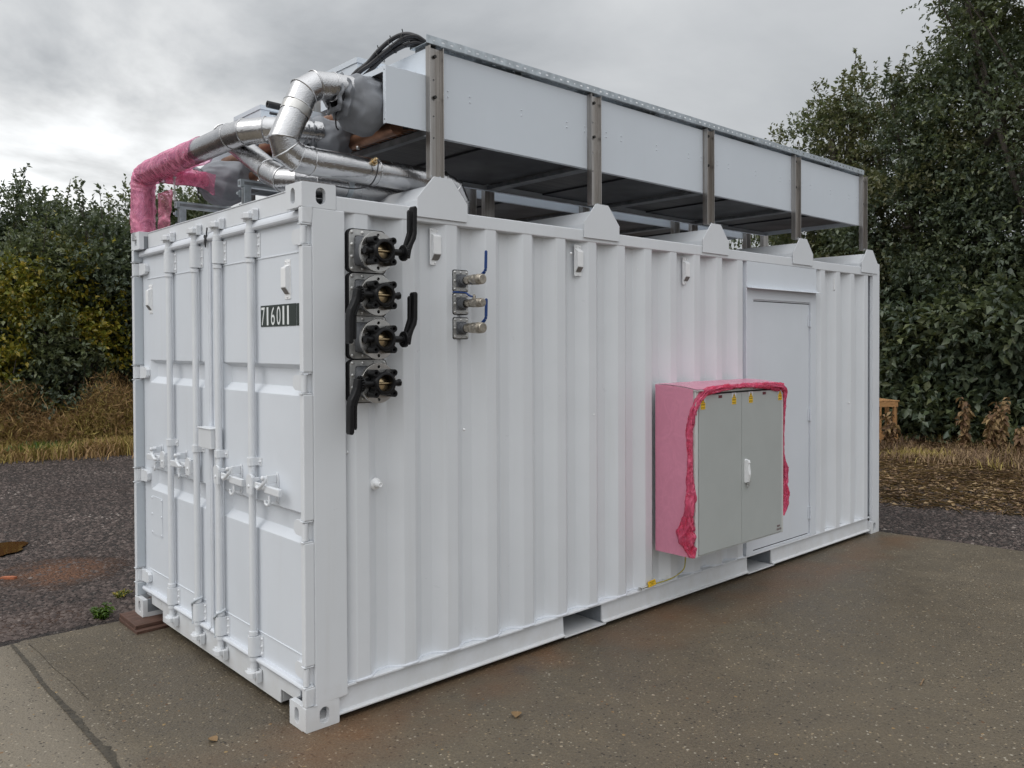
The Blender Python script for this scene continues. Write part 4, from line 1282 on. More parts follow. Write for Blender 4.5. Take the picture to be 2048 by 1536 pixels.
# gathered edge: a crumpled ribbon that runs up the left edge, over the top and down the right edge
Y1 = CY + 0.040
path = [((CX0 - 0.012, CY + 0.030, 0.418), 0.012, 0.030), ((CX0 - 0.018, CY + 0.060, 0.50), 0.022, 0.075), ((CX0 - 0.020, CY + 0.070, 0.60), 0.024, 0.100), ((CX0 - 0.016, CY + 0.050, 0.70), 0.022, 0.062), ((CX0 - 0.012, CY + 0.036, 0.85), 0.018, 0.046),
        ((CX0 - 0.010, Y1, 1.05), 0.014, 0.038), ((CX0 - 0.010, Y1, 1.25), 0.015, 0.040), ((CX0 - 0.008, CY + 0.022, 1.38), 0.020, 0.046), ((CX0 + 0.020, CY - 0.004, 1.465), 0.034, 0.040), ((CX0 + 0.10, CY - 0.014, 1.508), 0.036, 0.026),
        ((CX0 + 0.22, CY - 0.016, 1.524), 0.032, 0.022), ((CX0 + 0.38, CY - 0.014, 1.532), 0.026, 0.022), ((CX0 + 0.60, CY - 0.012, 1.530), 0.022, 0.022), ((CX0 + 0.85, CY - 0.014, 1.524), 0.032, 0.022), ((CX1 - 0.06, CY - 0.014, 1.514), 0.036, 0.026),
        ((CX1 + 0.010, CY - 0.008, 1.478), 0.032, 0.030), ((CX1 + 0.022, CY + 0.008, 1.36), 0.026, 0.030), ((CX1 + 0.014, CY + 0.012, 1.22), 0.017, 0.028), ((CX1 + 0.008, CY + 0.012, 1.06), 0.012, 0.026), ((CX1 + 0.016, CY + 0.010, 0.97), 0.020, 0.030),
        ((CX1 + 0.040, CY + 0.010, 0.90), 0.032, 0.040), ((CX1 + 0.034, CY + 0.010, 0.82), 0.030, 0.040), ((CX1 + 0.026, CY + 0.010, 0.77), 0.024, 0.036), ((CX1 + 0.048, CY + 0.010, 0.69), 0.040, 0.050), ((CX1 + 0.036, CY + 0.010, 0.61), 0.036, 0.040), ((CX1 + 0.004, CY + 0.010, 0.53), 0.006, 0.016)]
mb = MB()
n = 40
rings = []
for i in range(len(path) - 1):
    (p, w, d), (q, w2, d2) = path[i], path[i + 1]
    p, q = Vector(p), Vector(q)
    steps = max(3, int((q - p).length / 0.011))
    for k in range(steps):
        t = k / steps
        c = p.lerp(q, t); ww = w + (w2 - w) * t; dd = d + (d2 - d) * t
        tan = (q - p).normalized()
        A = tan.cross(Vector((0, 1, 0))).normalized(); B = Vector((0, 1, 0))
        ring = []
        for j in range(n):
            a = 2 * PI * j / n
            base = c + A * math.cos(a) * ww * 0.55 + B * math.sin(a) * dd * 0.45
            s_al = (p - Vector(path[0][0])).length + i * 0.11 + t * (q - p).length
            fold = noise.noise(Vector((math.cos(a) * 2.0, math.sin(a) * 2.0, s_al * 3.2)))
            fold2 = noise.noise(Vector((math.cos(a) * 5.5, math.sin(a) * 5.5, s_al * 9.0 + 5))) + 0.5 * noise.noise(Vector((math.cos(a) * 11, math.sin(a) * 11, s_al * 30.0)))
            off = (math.cos(a) * A * ww + math.sin(a) * B * dd) * (0.62 * fold + 0.42 * fold2)
            pt = base + off
            ring.append(pt)
        rings.append(ring)
vs = [p for rg in rings for p in rg]
fs = []
for i in range(len(rings) - 1):
    for j in range(n):
        fs.append((i * n + j, i * n + (j + 1) % n, (i + 1) * n + (j + 1) % n, (i + 1) * n + j))
mb.add(vs, fs, 0, True)
PF.part(mb, 'gathered_edge', M['filmdark'], recalc=False)

# earth wire with a yellow tag
EW = Thing('earth_wire', (2.47, 0.0, 0.170), 'thin yellow and green earth wire with a yellow tag below the cabinet', 'wire')
pts = []
key = [(2.880, -0.055, 0.418), (2.884, -0.050, 0.36), (2.898, -0.035, 0.29), (2.910, -0.016, 0.235), (2.885, 0.006, 0.200), (2.80, 0.004, 0.184), (2.70, 0.004, 0.180), (2.60, 0.0, 0.184), (2.53, -0.004, 0.182), (2.47, 0.010, 0.176)]
for a, b, c, d in zip([key[0]] + key[:-2], key[:-1], key[1:], key[2:] + [key[-1]]):
    a, b, c, d = map(Vector, (a, b, c, d))
    for k in range(6):
        t = k / 6
        pts.append(0.5 * ((2 * b) + (c - a) * t + (2 * a - 5 * b + 4 * c - d) * t * t + (3 * b - a - 3 * c + d) * t ** 3))
mb = MB(); mb.tube(pts, 0.0042, 8)
EW.part(mb, 'wire', M['wire'])
mb = MB(); mb.bar((2.515, -0.012, 0.196), (2.592, -0.014, 0.204), 0.004, 0.038, (0, 0.15, 1))
tg = EW.part(mb, 'tag', M['yellow'], 0.001)
mb = MB()
for k, tx in enumerate(('SAFETY ELECTRICAL', 'EARTH', 'DO NOT REMOVE')):
    wd = (0.060, 0.022, 0.050)[k]
    t = text_mb(tx, (2.553 - wd / 2, -0.0158, 0.2045 - 0.0095 * k), (0.995, -0.02, 0.10), (0, -0.1, 1), 0.0062, wd, bold=0.02); mb.add(t.v, t.f)
EW.part(mb, 'tag_print', M['ink'], parent=tg, recalc=False)
mb = MB()
mb.cyl((2.455, 0.014, 0.1685), (2.455, 0.014, 0.184), 0.010, n=6); mb.cyl((2.455, 0.014, 0.1675), (2.455, 0.014, 0.170), 0.016, n=14)
mb.cyl((2.468, 0.010, 0.177), (2.512, -0.006, 0.188), 0.0055, n=8)
EW.part(mb, 'lug', M['dullsteel'])
# ------------------------------------------------------------------ rooftop coolers
ZP0, ZP1 = 2.948, 3.412
def channel(x, y, za, zb, sy, holes=True):
    """C channel opening towards sy (flanges point that way); web at y"""
    mb = MB()
    w, d, t = 0.092, 0.040, 0.005
    hl = []
    if holes:
        for k, zz in enumerate((0.05, 0.14, 0.145, 0.245, 0.33, 0.335, 0.40, 0.45)):
            hl.append(circ(-0.020 + 0.022 * (k % 2), zb - za - zz - 0.03, 0.0055, 8))
    mb.prism([(-w / 2 + t, 0), (w / 2 - t, 0), (w / 2 - t, zb - za), (-w / 2 + t, zb - za)], (x, y, za), XA, ZA, (0, sy, 0), t, hl)
    mb.box(x - w / 2, y, za, x - w / 2 + t, y + sy * d, zb)
    mb.box(x + w / 2 - t, y, za, x + w / 2, y + sy * d, zb)
    mb.box(x - w / 2 + t, y + sy * t, za, x + w / 2 - t, y + sy * (d - 0.004), za + 0.006)
    for zz in (0.045, 0.262):
        if holes:
            mb.cyl((x + 0.006, y + sy * t, zb - zz), (x + 0.006, y + sy * (t + 0.014), zb - zz), 0.010, n=6, mi=1)
    if holes:
        for q in (-0.030, 0.030):
            mb.cyl((x + q, y + sy * 0.018, za + 0.006), (x + q, y + sy * 0.018, za + 0.020), 0.008, n=6, mi=2)
    return mb

def cooler(y0, front, label):
    """y0 = outer (front) panel plane, unit is 1.02 m deep"""
    T = Thing('dry_cooler', (0.77, y0, 2.70), label, 'cooler')
    D = 1.02
    y1 = y0 + D
    xs = [0.772] + [b for b in BX[1:-1]] + [5.800]
    # side panels per bay
    for (xa, xb) in zip(xs, xs[1:]):
        for yy, sy in ((y0, 1), (y1, -1)):
            mb = MB()
            mb.box(xa + 0.001, yy, ZP0, xb - 0.001, yy + sy * 0.003, ZP1)
            mb.box(xa + 0.001, yy + sy * 0.003, ZP0, xb - 0.001, yy + sy * 0.032, ZP0 + 0.003)
            mb.box(xa + 0.001, yy + sy * 0.003, ZP1 - 0.003, xb - 0.001, yy + sy * 0.032, ZP1)
            if sy > 0:
                for fx in (0.095, 0.215, 0.52, 0.82, 0.945):
                    for dz in (0.232, 0.264):
                        mb.dome((xa + (xb - xa - 0.0) * fx * 0.985 + 0.02, yy, ZP0 + dz), (0, -1, 0), 0.006, 0.004, 8)
            T.part(mb, 'side_panel', M['casing'], 0.0008)
    # end panels, top deck
    for xe, sx in ((0.772, 1), (5.800, -1)):
        mb = MB()
        if sx > 0:
            mb.box(xe, y0 + 0.0035, 3.268, xe + 0.003, y1 - 0.0035, ZP1)
            mb.box(xe + 0.003, y0 + 0.0035, 3.268, xe + 0.03, y1 - 0.0035, 3.271)
        else:
            mb.box(xe - 0.003, y0 + 0.0035, ZP0 + 0.003, xe, y1 - 0.0035, ZP1)
        T.part(mb, 'end_panel', M['casing'], 0.0008)
    mb = MB(); mb.box(0.78, y0 + 0.0335, ZP1 - 0.0055, 5.79, y1 - 0.0335, ZP1 - 0.0025)
    for fx in (1.42, 2.69, 3.95, 5.20):
        mb.lathe((fx, (y0 + y1) / 2, ZP1 - 0.003), ZA, [(0, 0.44), (0.05, 0.41), (0.09, 0.40), (0.09, 0.385), (0.0, 0.385)], 40)
    T.part(mb, 'fan_deck', M['casing'])
    # finned coil seen from underneath, split by dark sheets and angle irons
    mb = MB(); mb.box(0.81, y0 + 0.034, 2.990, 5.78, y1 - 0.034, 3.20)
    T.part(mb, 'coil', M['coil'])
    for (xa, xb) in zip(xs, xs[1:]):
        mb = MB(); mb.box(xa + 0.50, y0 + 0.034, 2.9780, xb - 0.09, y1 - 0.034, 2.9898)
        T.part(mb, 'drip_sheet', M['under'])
    for bx in xs[1:-1]:
        mb = MB()
        mb.box(bx - 0.060, y0 + 0.036, 2.950, bx - 0.056, y1 - 0.036, 2.9775)
        mb.box(bx - 0.0555, y0 + 0.036, 2.950, bx + 0.030, y1 - 0.036, 2.954)
        k = y0 + 0.15
        while k < y1 - 0.1:
            mb.dome((bx - 0.0605, k, 2.965), (-1, 0, 0), 0.007, 0.006, 6)
            k += 0.16
        T.part(mb, 'cross_angle', M['galvdark'], 0.0008)
    mb = MB()
    mb.box(0.772, y0 + 0.004, 2.950, 0.776, y1 - 0.036, 2.985); mb.box(0.7765, y0 + 0.004, 2.950, 0.812, y1 - 0.036, 2.954)
    T.part(mb, 'cross_angle', M['galvdark'], 0.0008)
    # tube sheet with return bends at the open end
    mb = MB(); mb.box(0.800, y0 + 0.034, 2.990, 0.8095, y1 - 0.034, 3.265)
    ts = T.part(mb, 'tube_sheet', M['under'])
    mb = MB()
    k = y0 + 0.09
    i = 0
    while k < y1 - 0.08:
        for zz in (3.005, 3.062, 3.19):
            q = 0.014
            pts = [(0.800, k, zz)] + [(0.776 - 0.020 * math.sin(a), k + q - q * math.cos(a), zz + 0.012 * (i % 2) * math.sin(a / 2)) for a in [PI * m / 6 for m in range(7)]] + [(0.800, k + 2 * q, zz)]
            mb.tube(pts, 0.0055, 6)
        k += 0.042; i += 1
    T.part(mb, 'return_bends', M['galvdark'], parent=ts)
    # two copper headers across the open end
    for zz, xx in ((2.985, 0.640), (3.140, 0.610)):
        mb = MB()
        mb.cyl((xx, y0 + 0.09, zz), (xx, y1 - 0.05, zz), 0.039, n=24)
        mb.dome((xx, y1 - 0.05, zz), (0, 1, 0), 0.039, 0.02, 24)
        for m in range(16):
            yy = y0 + 0.13 + m * 0.052
            mb.cyl((xx + 0.03, yy, zz), (0.80, yy, zz + 0.02), 0.0065, n=6)
        hd = T.part(mb, 'copper_header', M['copper'])
        mb = MB()
        mb.cyl((xx - 0.02, y0 + 0.45, zz - 0.040), (xx - 0.02, y0 + 0.45, zz - 0.058), 0.010, n=8)
        T.part(mb, 'drain_cap', M['dullsteel'], parent=hd)
    # stub box over the header at the near corner
    mb = MB()
    mb.box(0.515, y0, 2.968, 0.7712, y0 + 0.003, 3.266)
    mb.box(0.515, y0 + 0.0035, 2.968, 0.518, y0 + 0.026, 3.266)
    mb.box(0.5185, y0 + 0.0035, 3.263, 0.7712, y0 + 0.50, 3.266)
    mb.box(0.515, y0 + 0.0265, 3.236, 0.518, y0 + 0.50, 3.266)
    for zz in (2.990, 3.245):
        mb.dome((0.515, y0 + 0.014, zz), (-1, 0, 0), 0.004, 0.002, 6, 1)
    T.part(mb, 'header_cover', [M['casing'], M['ink']], 0.0008)
    mb = MB(); mb.box(0.515, y1 - 0.003, 2.968, 0.7712, y1, 3.266)
    T.part(mb, 'header_cover', [M['casing'], M['ink']], 0.0008)
    # junction box on the far half
    ya = y0 + 0.585; zb_, zt_ = 3.270, 3.497
    mb = MB()
    mb.box(0.700, ya, zb_, 1.30, y1 - 0.004, zt_ - 0.032)
    mb.box(0.694, ya - 0.006, zt_ - 0.031, 1.306, y1 + 0.002, zt_)
    mb.box(0.6985, ya + 0.17, zb_ + 0.05, 0.6998, ya + 0.24, zt_ - 0.06, 1)
    T.part(mb, 'junction_box', [M['casing'], M['whitest']], 0.003)
    # legs
    for j, bx in enumerate(BX):
        T.part(channel(bx, y0 - 0.0015, 2.7125 if front else 2.699, 3.418, -1, front), 'leg', [M['post'], M['ink'], M['galv']], 0.0006)
        T.part(channel(bx, y1 + 0.0015, 2.699, 3.0, 1, False), 'leg', [M['post'], M['ink'], M['galv']], 0.0006)
    return T
cooler(0.080, True, 'white dry cooler nearest the valves, long rivetted side panels on steel channel legs')
cooler(1.352, False, 'white dry cooler on the far half of the roof, behind the silver ducts')

# perforated cable tray along the front edge
CTR = Thing('cable_tray', (3.3, 0.14, 3.42), 'long perforated galvanised cable tray along the top of the nearest cooler', 'cable tray')
x0, x1 = 0.752, 5.840
mb = MB()
# outer flange, tilted slot pattern
hl = []
k = 0.05
i = 0
while k < x1 - x0 - 0.05:
    wq = 0.020 if i % 3 else 0.010
    hl.append([(k - wq / 2, 0.016), (k + wq / 2, 0.016), (k + wq / 2, 0.026), (k - wq / 2, 0.026)])
    k += 0.060; i += 1
mb.prism([(0, 0), (x1 - x0, 0), (x1 - x0, 0.042), (0, 0.042)], (x0, 0.052, 3.432), XA, ZA, YA, 0.0022, hl)
hl = []
k = 0.05
i = 0
while k < x1 - x0 - 0.05:
    if abs((k % 1.27) - 0.06) > 0.05:
        hl.append([(k - 0.012, 0.024), (k + 0.012, 0.024), (k + 0.012, 0.034), (k - 0.012, 0.034)])
        hl.append([(k + 0.018, 0.066), (k + 0.042, 0.066), (k + 0.042, 0.077), (k + 0.018, 0.077)])
        hl.append([(k - 0.012, 0.110), (k + 0.012, 0.110), (k + 0.012, 0.121), (k - 0.012, 0.121)])
    k += 0.075
mb.prism([(0, 0), (x1 - x0, 0), (x1 - x0, 0.150), (0, 0.150)], (x0, 0.0545, 3.4300), XA, YA, ZA, 0.0022, hl)
mb.prism([(0, 0), (x1 - x0, 0), (x1 - x0, 0.042), (0, 0.042)], (x0, 0.2050, 3.432), XA, ZA, YA, 0.0022)
CTR.part(mb, 'tray', M['galv'])
for bx in list(BX) + [(a + b) / 2 for a, b in zip(BX, BX[1:])]:
    mb = MB()
    mb.box(bx - 0.030, 0.0835, 3.4125, bx + 0.030, 0.195, 3.4165); mb.box(bx - 0.030, 0.090, 3.4165, bx - 0.026, 0.195, 3.4298); mb.box(bx + 0.026, 0.090, 3.4165, bx + 0.030, 0.195, 3.4298)
    mb.cyl((bx, 0.12, 3.405), (bx, 0.12, 3.440), 0.006, n=6)
    CTR.part(mb, 'standoff', M['galvdark'])
mb = MB()
for q in range(4):
    yy = 0.090 + 0.026 * q
    mb.tube([(0.80, yy, 3.452), (1.6, yy + 0.006, 3.446), (3.2, yy - 0.004, 3.446), (5.5, yy, 3.446)], 0.0105, 8)
CTR.part(mb, 'laid_cables', M['cable'])

def spline(key, n=8):
    key = [Vector(k) for k in key]
    out = []
    for i in range(len(key) - 1):
        a = key[max(i - 1, 0)]; b = key[i]; c = key[i + 1]; d = key[min(i + 2, len(key) - 1)]
        for k in range(n):
            t = k / n
            out.append(0.5 * ((2 * b) + (c - a) * t + (2 * a - 5 * b + 4 * c - d) * t * t + (3 * b - a - 3 * c + d) * t ** 3))
    out.append(key[-1])
    return out

CBL = Thing('cable_bundle', (0.70, 0.25, 3.35), 'black cable bundle arching from the cable tray down to the near cooler', 'cables')
base = [(0.82, 0.130, 3.455), (0.755, 0.150, 3.482), (0.725, 0.210, 3.488), (0.700, 0.290, 3.468), (0.665, 0.360, 3.425), (0.635, 0.420, 3.376), (0.600, 0.470, 3.335), (0.585, 0.500, 3.30)]
offs = [(0.0, 0.0, 0.0), (0.0, 0.026, -0.004), (0.018, 0.004, -0.020), (0.018, 0.028, -0.022), (-0.006, 0.012, 0.020)]
for q, (ox, oy, oz) in enumerate(offs):
    mb = MB()
    key = [(x + ox, y + oy, z + oz + 0.008 * math.sin(i * 1.3 + q)) for i, (x, y, z) in enumerate(base)]
    mb.tube(spline(key), 0.0125, 10)
    CBL.part(mb, 'cable', M['cable'])
mb = MB()
for t in (2, 3, 4):
    p = Vector(base[t]) + Vector((0.006, 0.014, -0.006))
    d = (Vector(base[t + 1]) - Vector(base[t - 1])).normalized()
    a = d.orthogonal().normalized(); b = d.cross(a)
    mb.tube([p + a * 0.036 * math.cos(w) + b * 0.036 * math.sin(w) for w in [2 * PI * i / 18 for i in range(18)]], 0.0022, 5, closed=True)
    q = p + Vector((-0.010, 0.0, 0.034))
    mb.bar(q, q + Vector((-0.010, -0.004, 0.022)), 0.005, 0.002)
CBL.part(mb, 'cable_tie', M['ink'])

FOAM = Thing('foam_tube', (0.72, 1.50, 3.36), 'open ended black foam tube and thin black cable on the far cooler', 'foam tube')
mb = MB()
mb.lathe((0.545, 1.505, 3.377), (1, 0.02, -0.02), [(0.02, 0.0001), (0.02, 0.010), (0.0, 0.011), (0.0, 0.0225), (0.45, 0.0225)], 20)
FOAM.part(mb, 'foam_sleeve', M['seal'])
mb = MB(); mb.tube(spline([(0.555, 1.49, 3.318), (0.70, 1.49, 3.322), (0.95, 1.50, 3.345)]), 0.0095, 8)
FOAM.part(mb, 'thin_cable', M['cable'])

# ------------------------------------------------------------------ insulated pipework
RP = 0.070
P1 = Thing('insulated_pipe', (0.24, 0.24, 2.60), 'silver foil clad pipe nearest the corner casting, rising in an elbow to the front jacket', 'pipe')
mb = MB()
mb.duct([(0.46, 0.24, 3.150), (0.300, 0.24, 3.143), (0.205, 0.24, 3.130), (0.140, 0.24, 3.085), (0.108, 0.24, 3.010), (0.030, 0.24, 2.832), (0.045, 0.24, 2.785), (0.100, 0.24, 2.752), (0.175, 0.24, 2.746), (0.55, 0.24, 2.744), (0.98, 0.24, 2.742), (1.06, 0.24, 2.715), (1.10, 0.24, 2.64), (1.10, 0.24, 2.50)], RP)
pm = P1.part(mb, 'cladding', M['foil'])
# shiny clamp band at the upper joint with a wrinkled edge
mb = MB()
d = Vector((0.030 - 0.108, 0, 2.832 - 3.010)).normalized()
c0 = Vector((0.108, 0.24, 3.010)) + d * 0.004
a = Vector((0, 1, 0)); b = d.cross(a)
n = 48
R = []
for (t, k) in ((0.0, 1.045), (0.012, 1.050), (0.034, 1.045), (0.046, 1.030)):
    R.append([c0 + d * (t + 0.006 * noise.noise((math.cos(2 * PI * i / n) * 3, math.sin(2 * PI * i / n) * 3, t * 9))) + (a * math.cos(2 * PI * i / n) + b * math.sin(2 * PI * i / n)) * RP * (k + 0.02 * noise.noise((math.cos(2 * PI * i / n) * 4, math.sin(2 * PI * i / n) * 4, t * 40))) for i in range(n)])
for r0, r1 in zip(R, R[1:]):
    mb.add(r0 + r1, [(i, (i + 1) % n, n + (i + 1) % n, n + i) for i in range(n)], 0, True)
P1.part(mb, 'clamp_band', M['steel'], parent=pm)
# brass sensor with its wire
mb = MB()
mb.lathe((0.500, 0.182, 2.776), (0, -0.9, 0.45), [(0, 0.020), (0.014, 0.020), (0.014, 0.013), (0.030, 0.013), (0.030, 0.008), (0.042, 0.007), (0.043, 0.0001)], 12)
sn = P1.part(mb, 'sensor', M['brass'])
mb = MB(); mb.tube(spline([(0.500, 0.146, 2.792), (0.505, 0.140, 2.770), (0.500, 0.150, 2.71), (0.470, 0.165, 2.655), (0.40, 0.20, 2.632), (0.30, 0.24, 2.640)]), 0.0035, 6)
P1.part(mb, 'sensor_wire', M['cable'], parent=sn)

P2 = Thing('insulated_pipe', (0.08, 1.6, 2.58), 'silver foil clad pipe along the door end, its lower part wrapped in pink film', 'pipe')
mb = MB()
mb.duct([(0.062, 2.385, 2.540), (0.062, 2.385, 2.915), (0.064, 2.345, 2.975), (0.070, 2.28, 2.990), (0.092, 0.995, 2.998), (0.115, 0.865, 3.001), (0.185, 0.755, 3.003), (0.285, 0.690, 3.005), (0.46, 0.665, 3.010)], RP)
P2.part(mb, 'cladding', M['foil'])
mb = MB()
mb.duct([(0.090, 2.13, 2.955), (0.50, 2.13, 2.960)], RP * 0.72)
P2.part(mb, 'branch', M['foil'])

P3 = Thing('insulated_pipe', (0.2, 0.7, 2.60), 'silver foil clad pipe dropping slantwise behind the front pipe to the roof run', 'pipe')
mb = MB()
mb.duct([(0.46, 1.55, 3.12), (0.30, 1.50, 3.12), (0.225, 1.40, 3.10), (0.205, 1.20, 3.015), (0.195, 0.74, 2.775), (0.205, 0.60, 2.712), (0.245, 0.505, 2.700), (0.32, 0.485, 2.699), (0.98, 0.483, 2.699), (1.05, 0.483, 2.67), (1.07, 0.483, 2.50)], RP * 0.95)
P3.part(mb, 'cladding', M['foil'])
mb = MB()
mb.lathe((0.50, 0.484, 2.699), XA, [(0, RP * 0.955), (0, RP * 1.0), (0.03, RP * 1.0), (0.03, RP * 0.955)], 30)
mb.box(0.503, 0.476, 2.5345, 0.527, 0.492, 2.640)
P3.part(mb, 'pipe_clip', M['galv'])

# cloth jackets tied round the pipe ends
def jacket(c, sx, ry, rz, neck, label, seed, tilt=0.0):
    """c = centre; mouth towards -x"""
    T = Thing('insulation_jacket', c, label, 'pipe jacket', 'grey cloth jackets at the cooler connections')
    c = Vector(c)
    mb = MB()
    n, m = 56, 44
    prof = [(-0.49, neck * 0.98), (-0.485, neck * 1.22), (-0.45, neck * 1.30), (-0.42, neck * 1.02), (-0.385, neck * 1.0), (-0.34, neck * 1.5), (-0.25, 0.66), (-0.10, 0.93), (0.08, 1.0), (0.24, 0.96), (0.36, 0.86), (0.50, 0.70), (0.52, 0.0)]
    rings = []
    for k in range(m + 1):
        t = k / m * (len(prof) - 1)
        i = min(int(t), len(prof) - 2); ft = t - i
        ft = ft * ft * (3 - 2 * ft)
        px = prof[i][0] + (prof[i + 1][0] - prof[i][0]) * ft
        pr = prof[i][1] + (prof[i + 1][1] - prof[i][1]) * ft
        ring = []
        for j in range(n):
            a = 2 * PI * j / n
            cy, cz = math.cos(a), math.sin(a)
            q = Vector((px * 3.2, cy * 1.25 + seed, cz * 1.25))
            rid = 0.5 - abs(noise.noise(Vector((px * 2.0 + cz * 0.8, cy * 1.7 + seed, cz * 1.7)) * 1.25))
            lump = 0.16 * noise.noise(q) + 0.20 * (rid - 0.3) + 0.08 * (0.4 - abs(noise.noise(q * 2.3)))
            # pleats radiating from the neck
            near = max(0.0, 1 - abs(px + 0.38) / 0.24)
            pleat = 0.22 * near * noise.noise(Vector((cy * 3.6, cz * 3.6, seed + px * 2)))
            sag = -0.16 * max(0.0, 1 - abs(px - 0.05) / 0.45)
            k2 = pr * (1 + lump * (0.4 + 0.6 * min(1, pr)) + pleat * 1.3)
            ring.append(c + Vector((px * sx + 0.02 * noise.noise(q * 2.2), cy * ry * k2, cz * rz * k2 + sag * rz + tilt * px * rz)))
        rings.append(ring)
    vs = [p for rg in rings for p in rg]
    fs = [(i * n + j, i * n + (j + 1) % n, (i + 1) * n + (j + 1) % n, (i + 1) * n + j) for i in range(m) for j in range(n)]
    mb.add(vs, fs, 0, True)
    o = T.part(mb, 'cloth', M['fabric'], recalc=False)
    sd = o.modifiers.new('smooth', 'SUBSURF'); sd.levels = 1; sd.render_levels = 1
    mb = MB()
    pts = []
    for j in range(30):
        a = 2 * PI * j / 30
        rr = neck * 1.06
        pts.append(c + Vector((-0.40 * sx, math.cos(a) * ry * rr, math.sin(a) * rz * rr - 0.02 * rz - 0.40 * tilt * rz)))
    mb.tube(pts, 0.006, 6, closed=True)
    e = pts[22]
    mb.tube(spline([e, e + Vector((-0.012, -0.01, -0.03)), e + Vector((-0.004, 0.0, -0.075)), e + Vector((0.012, 0.006, -0.09))]), 0.004, 6)
    T.part(mb, 'drawstring', M['cable'])
    return T
jacket((0.455, 0.262, 3.112), 0.31, 0.150, 0.158, 0.50, 'grey cloth jacket bulging beside the near cooler corner, highest of the jackets', 1.3)
jacket((0.500, 0.720, 2.995), 0.30, 0.150, 0.140, 0.52, 'grey cloth jacket half hidden behind the rising silver pipe', 4.1)
jacket((0.485, 2.130, 2.975), 0.36, 0.235, 0.158, 0.33, 'grey cloth jacket on the far cooler, beside the pink film', 8.2)

# pink film on the pipe end
PW = Thing('plastic_film', (0.07, 2.0, 2.60), 'torn pink plastic film wrapped round the pipe above the far door corner', 'plastic film')
axis = spline([(0.062, 2.385, 2.592), (0.062, 2.385, 2.75), (0.062, 2.384, 2.90), (0.064, 2.355, 2.965), (0.070, 2.27, 2.991), (0.076, 2.0, 2.993), (0.083, 1.70, 2.995), (0.089, 1.42, 2.996)], 18)
mb = MB()
n = 44
rings = []
prev = None
for i, p in enumerate(axis):
    t = (axis[min(i + 1, len(axis) - 1)] - axis[max(i - 1, 0)]).normalized()
    a = Vector((1, 0, 0)); a = (a - t * a.dot(t)).normalized(); b = t.cross(a)
    ring = []
    s = i * 0.02
    for j in range(n):
        w = 2 * PI * j / n
        q = Vector((math.cos(w) * 1.3, math.sin(w) * 1.3, i * 0.13))
        q2 = Vector((math.cos(w) * 2.6, math.sin(w) * 2.6, i * 0.035 + math.sin(w) * 0.4)); fold = abs(noise.noise(q * 0.9)) * 0.012 + (0.5 - abs(noise.noise(q2))) * 0.008 + max(0, -math.sin(w)) * 0.012 * (0.5 + noise.noise(q * 0.5))
        fold = max(0.0, fold)
        ragged = 0.03 * noise.noise(Vector((math.cos(w) * 2, math.sin(w) * 2, 4))) if i > len(axis) - 4 else 0
        ring.append(p + (a * math.cos(w) + b * math.sin(w)) * (RP + 0.0025 + fold) + t * ragged)
    rings.append(ring)
vs = [p for rg in rings for p in rg]
mb.add(vs, [(i * n + j, i * n + (j + 1) % n, (i + 1) * n + (j + 1) % n, (i + 1) * n + j) for i in range(len(rings) - 1) for j in range(n)], 0, True)
PW.part(mb, 'wrap', M['film'], recalc=False)
def rag(name, P, nu, nv, amp, seed):
    mb = MB()
    vs, fs = [], []
    for i in range(nu + 1):
        for j in range(nv + 1):
            p = Vector(P(i / nu, j / nv))
            q = p * 14 + Vector((seed, 0, 0))
            vs.append(p + Vector((noise.noise(q), noise.noise(q + Vector((7, 0, 0))), noise.noise(q + Vector((0, 9, 0))))) * amp)
    for i in range(nu):
        for j in range(nv):
            a = i * (nv + 1) + j
            fs.append((a, a + 1, a + nv + 2, a + nv + 1))
    mb.add(vs, fs, 0, True)
    PW.part(mb, name, M['film'], recalc=False)
# flap hanging off the long run towards the far jacket, and one by the upright
rag('loose_flap', lambda a, b: (0.10 + 0.20 * a + 0.02 * b, 2.12 - 0.36 * a + 0.05 * b, 2.955 - 0.02 * a - (0.050 + 0.085 * a * a) * b + 0.02 * (1 - a)), 22, 14, 0.018, 2)
rag('loose_flap', lambda a, b: (0.12 + 0.06 * a, 2.27 - 0.10 * a * (1 - 0.5 * b), 2.86 - 0.27 * b + 0.02 * a), 12, 22, 0.014, 6)
rag('loose_flap', lambda a, b: (0.11 + 0.26 * a, 2.07 + 0.06 * math.cos(b * 2 * PI), 2.955 + 0.062 * math.sin(b * 2 * PI) * (1 - 0.2 * a)), 16, 22, 0.010, 11)
rag('loose_flap', lambda a, b: (0.09 + 0.02 * a, 2.04 - 0.14 * a, 2.925 - 0.055 * b * math.sin(PI * a)), 12, 8, 0.012, 15)

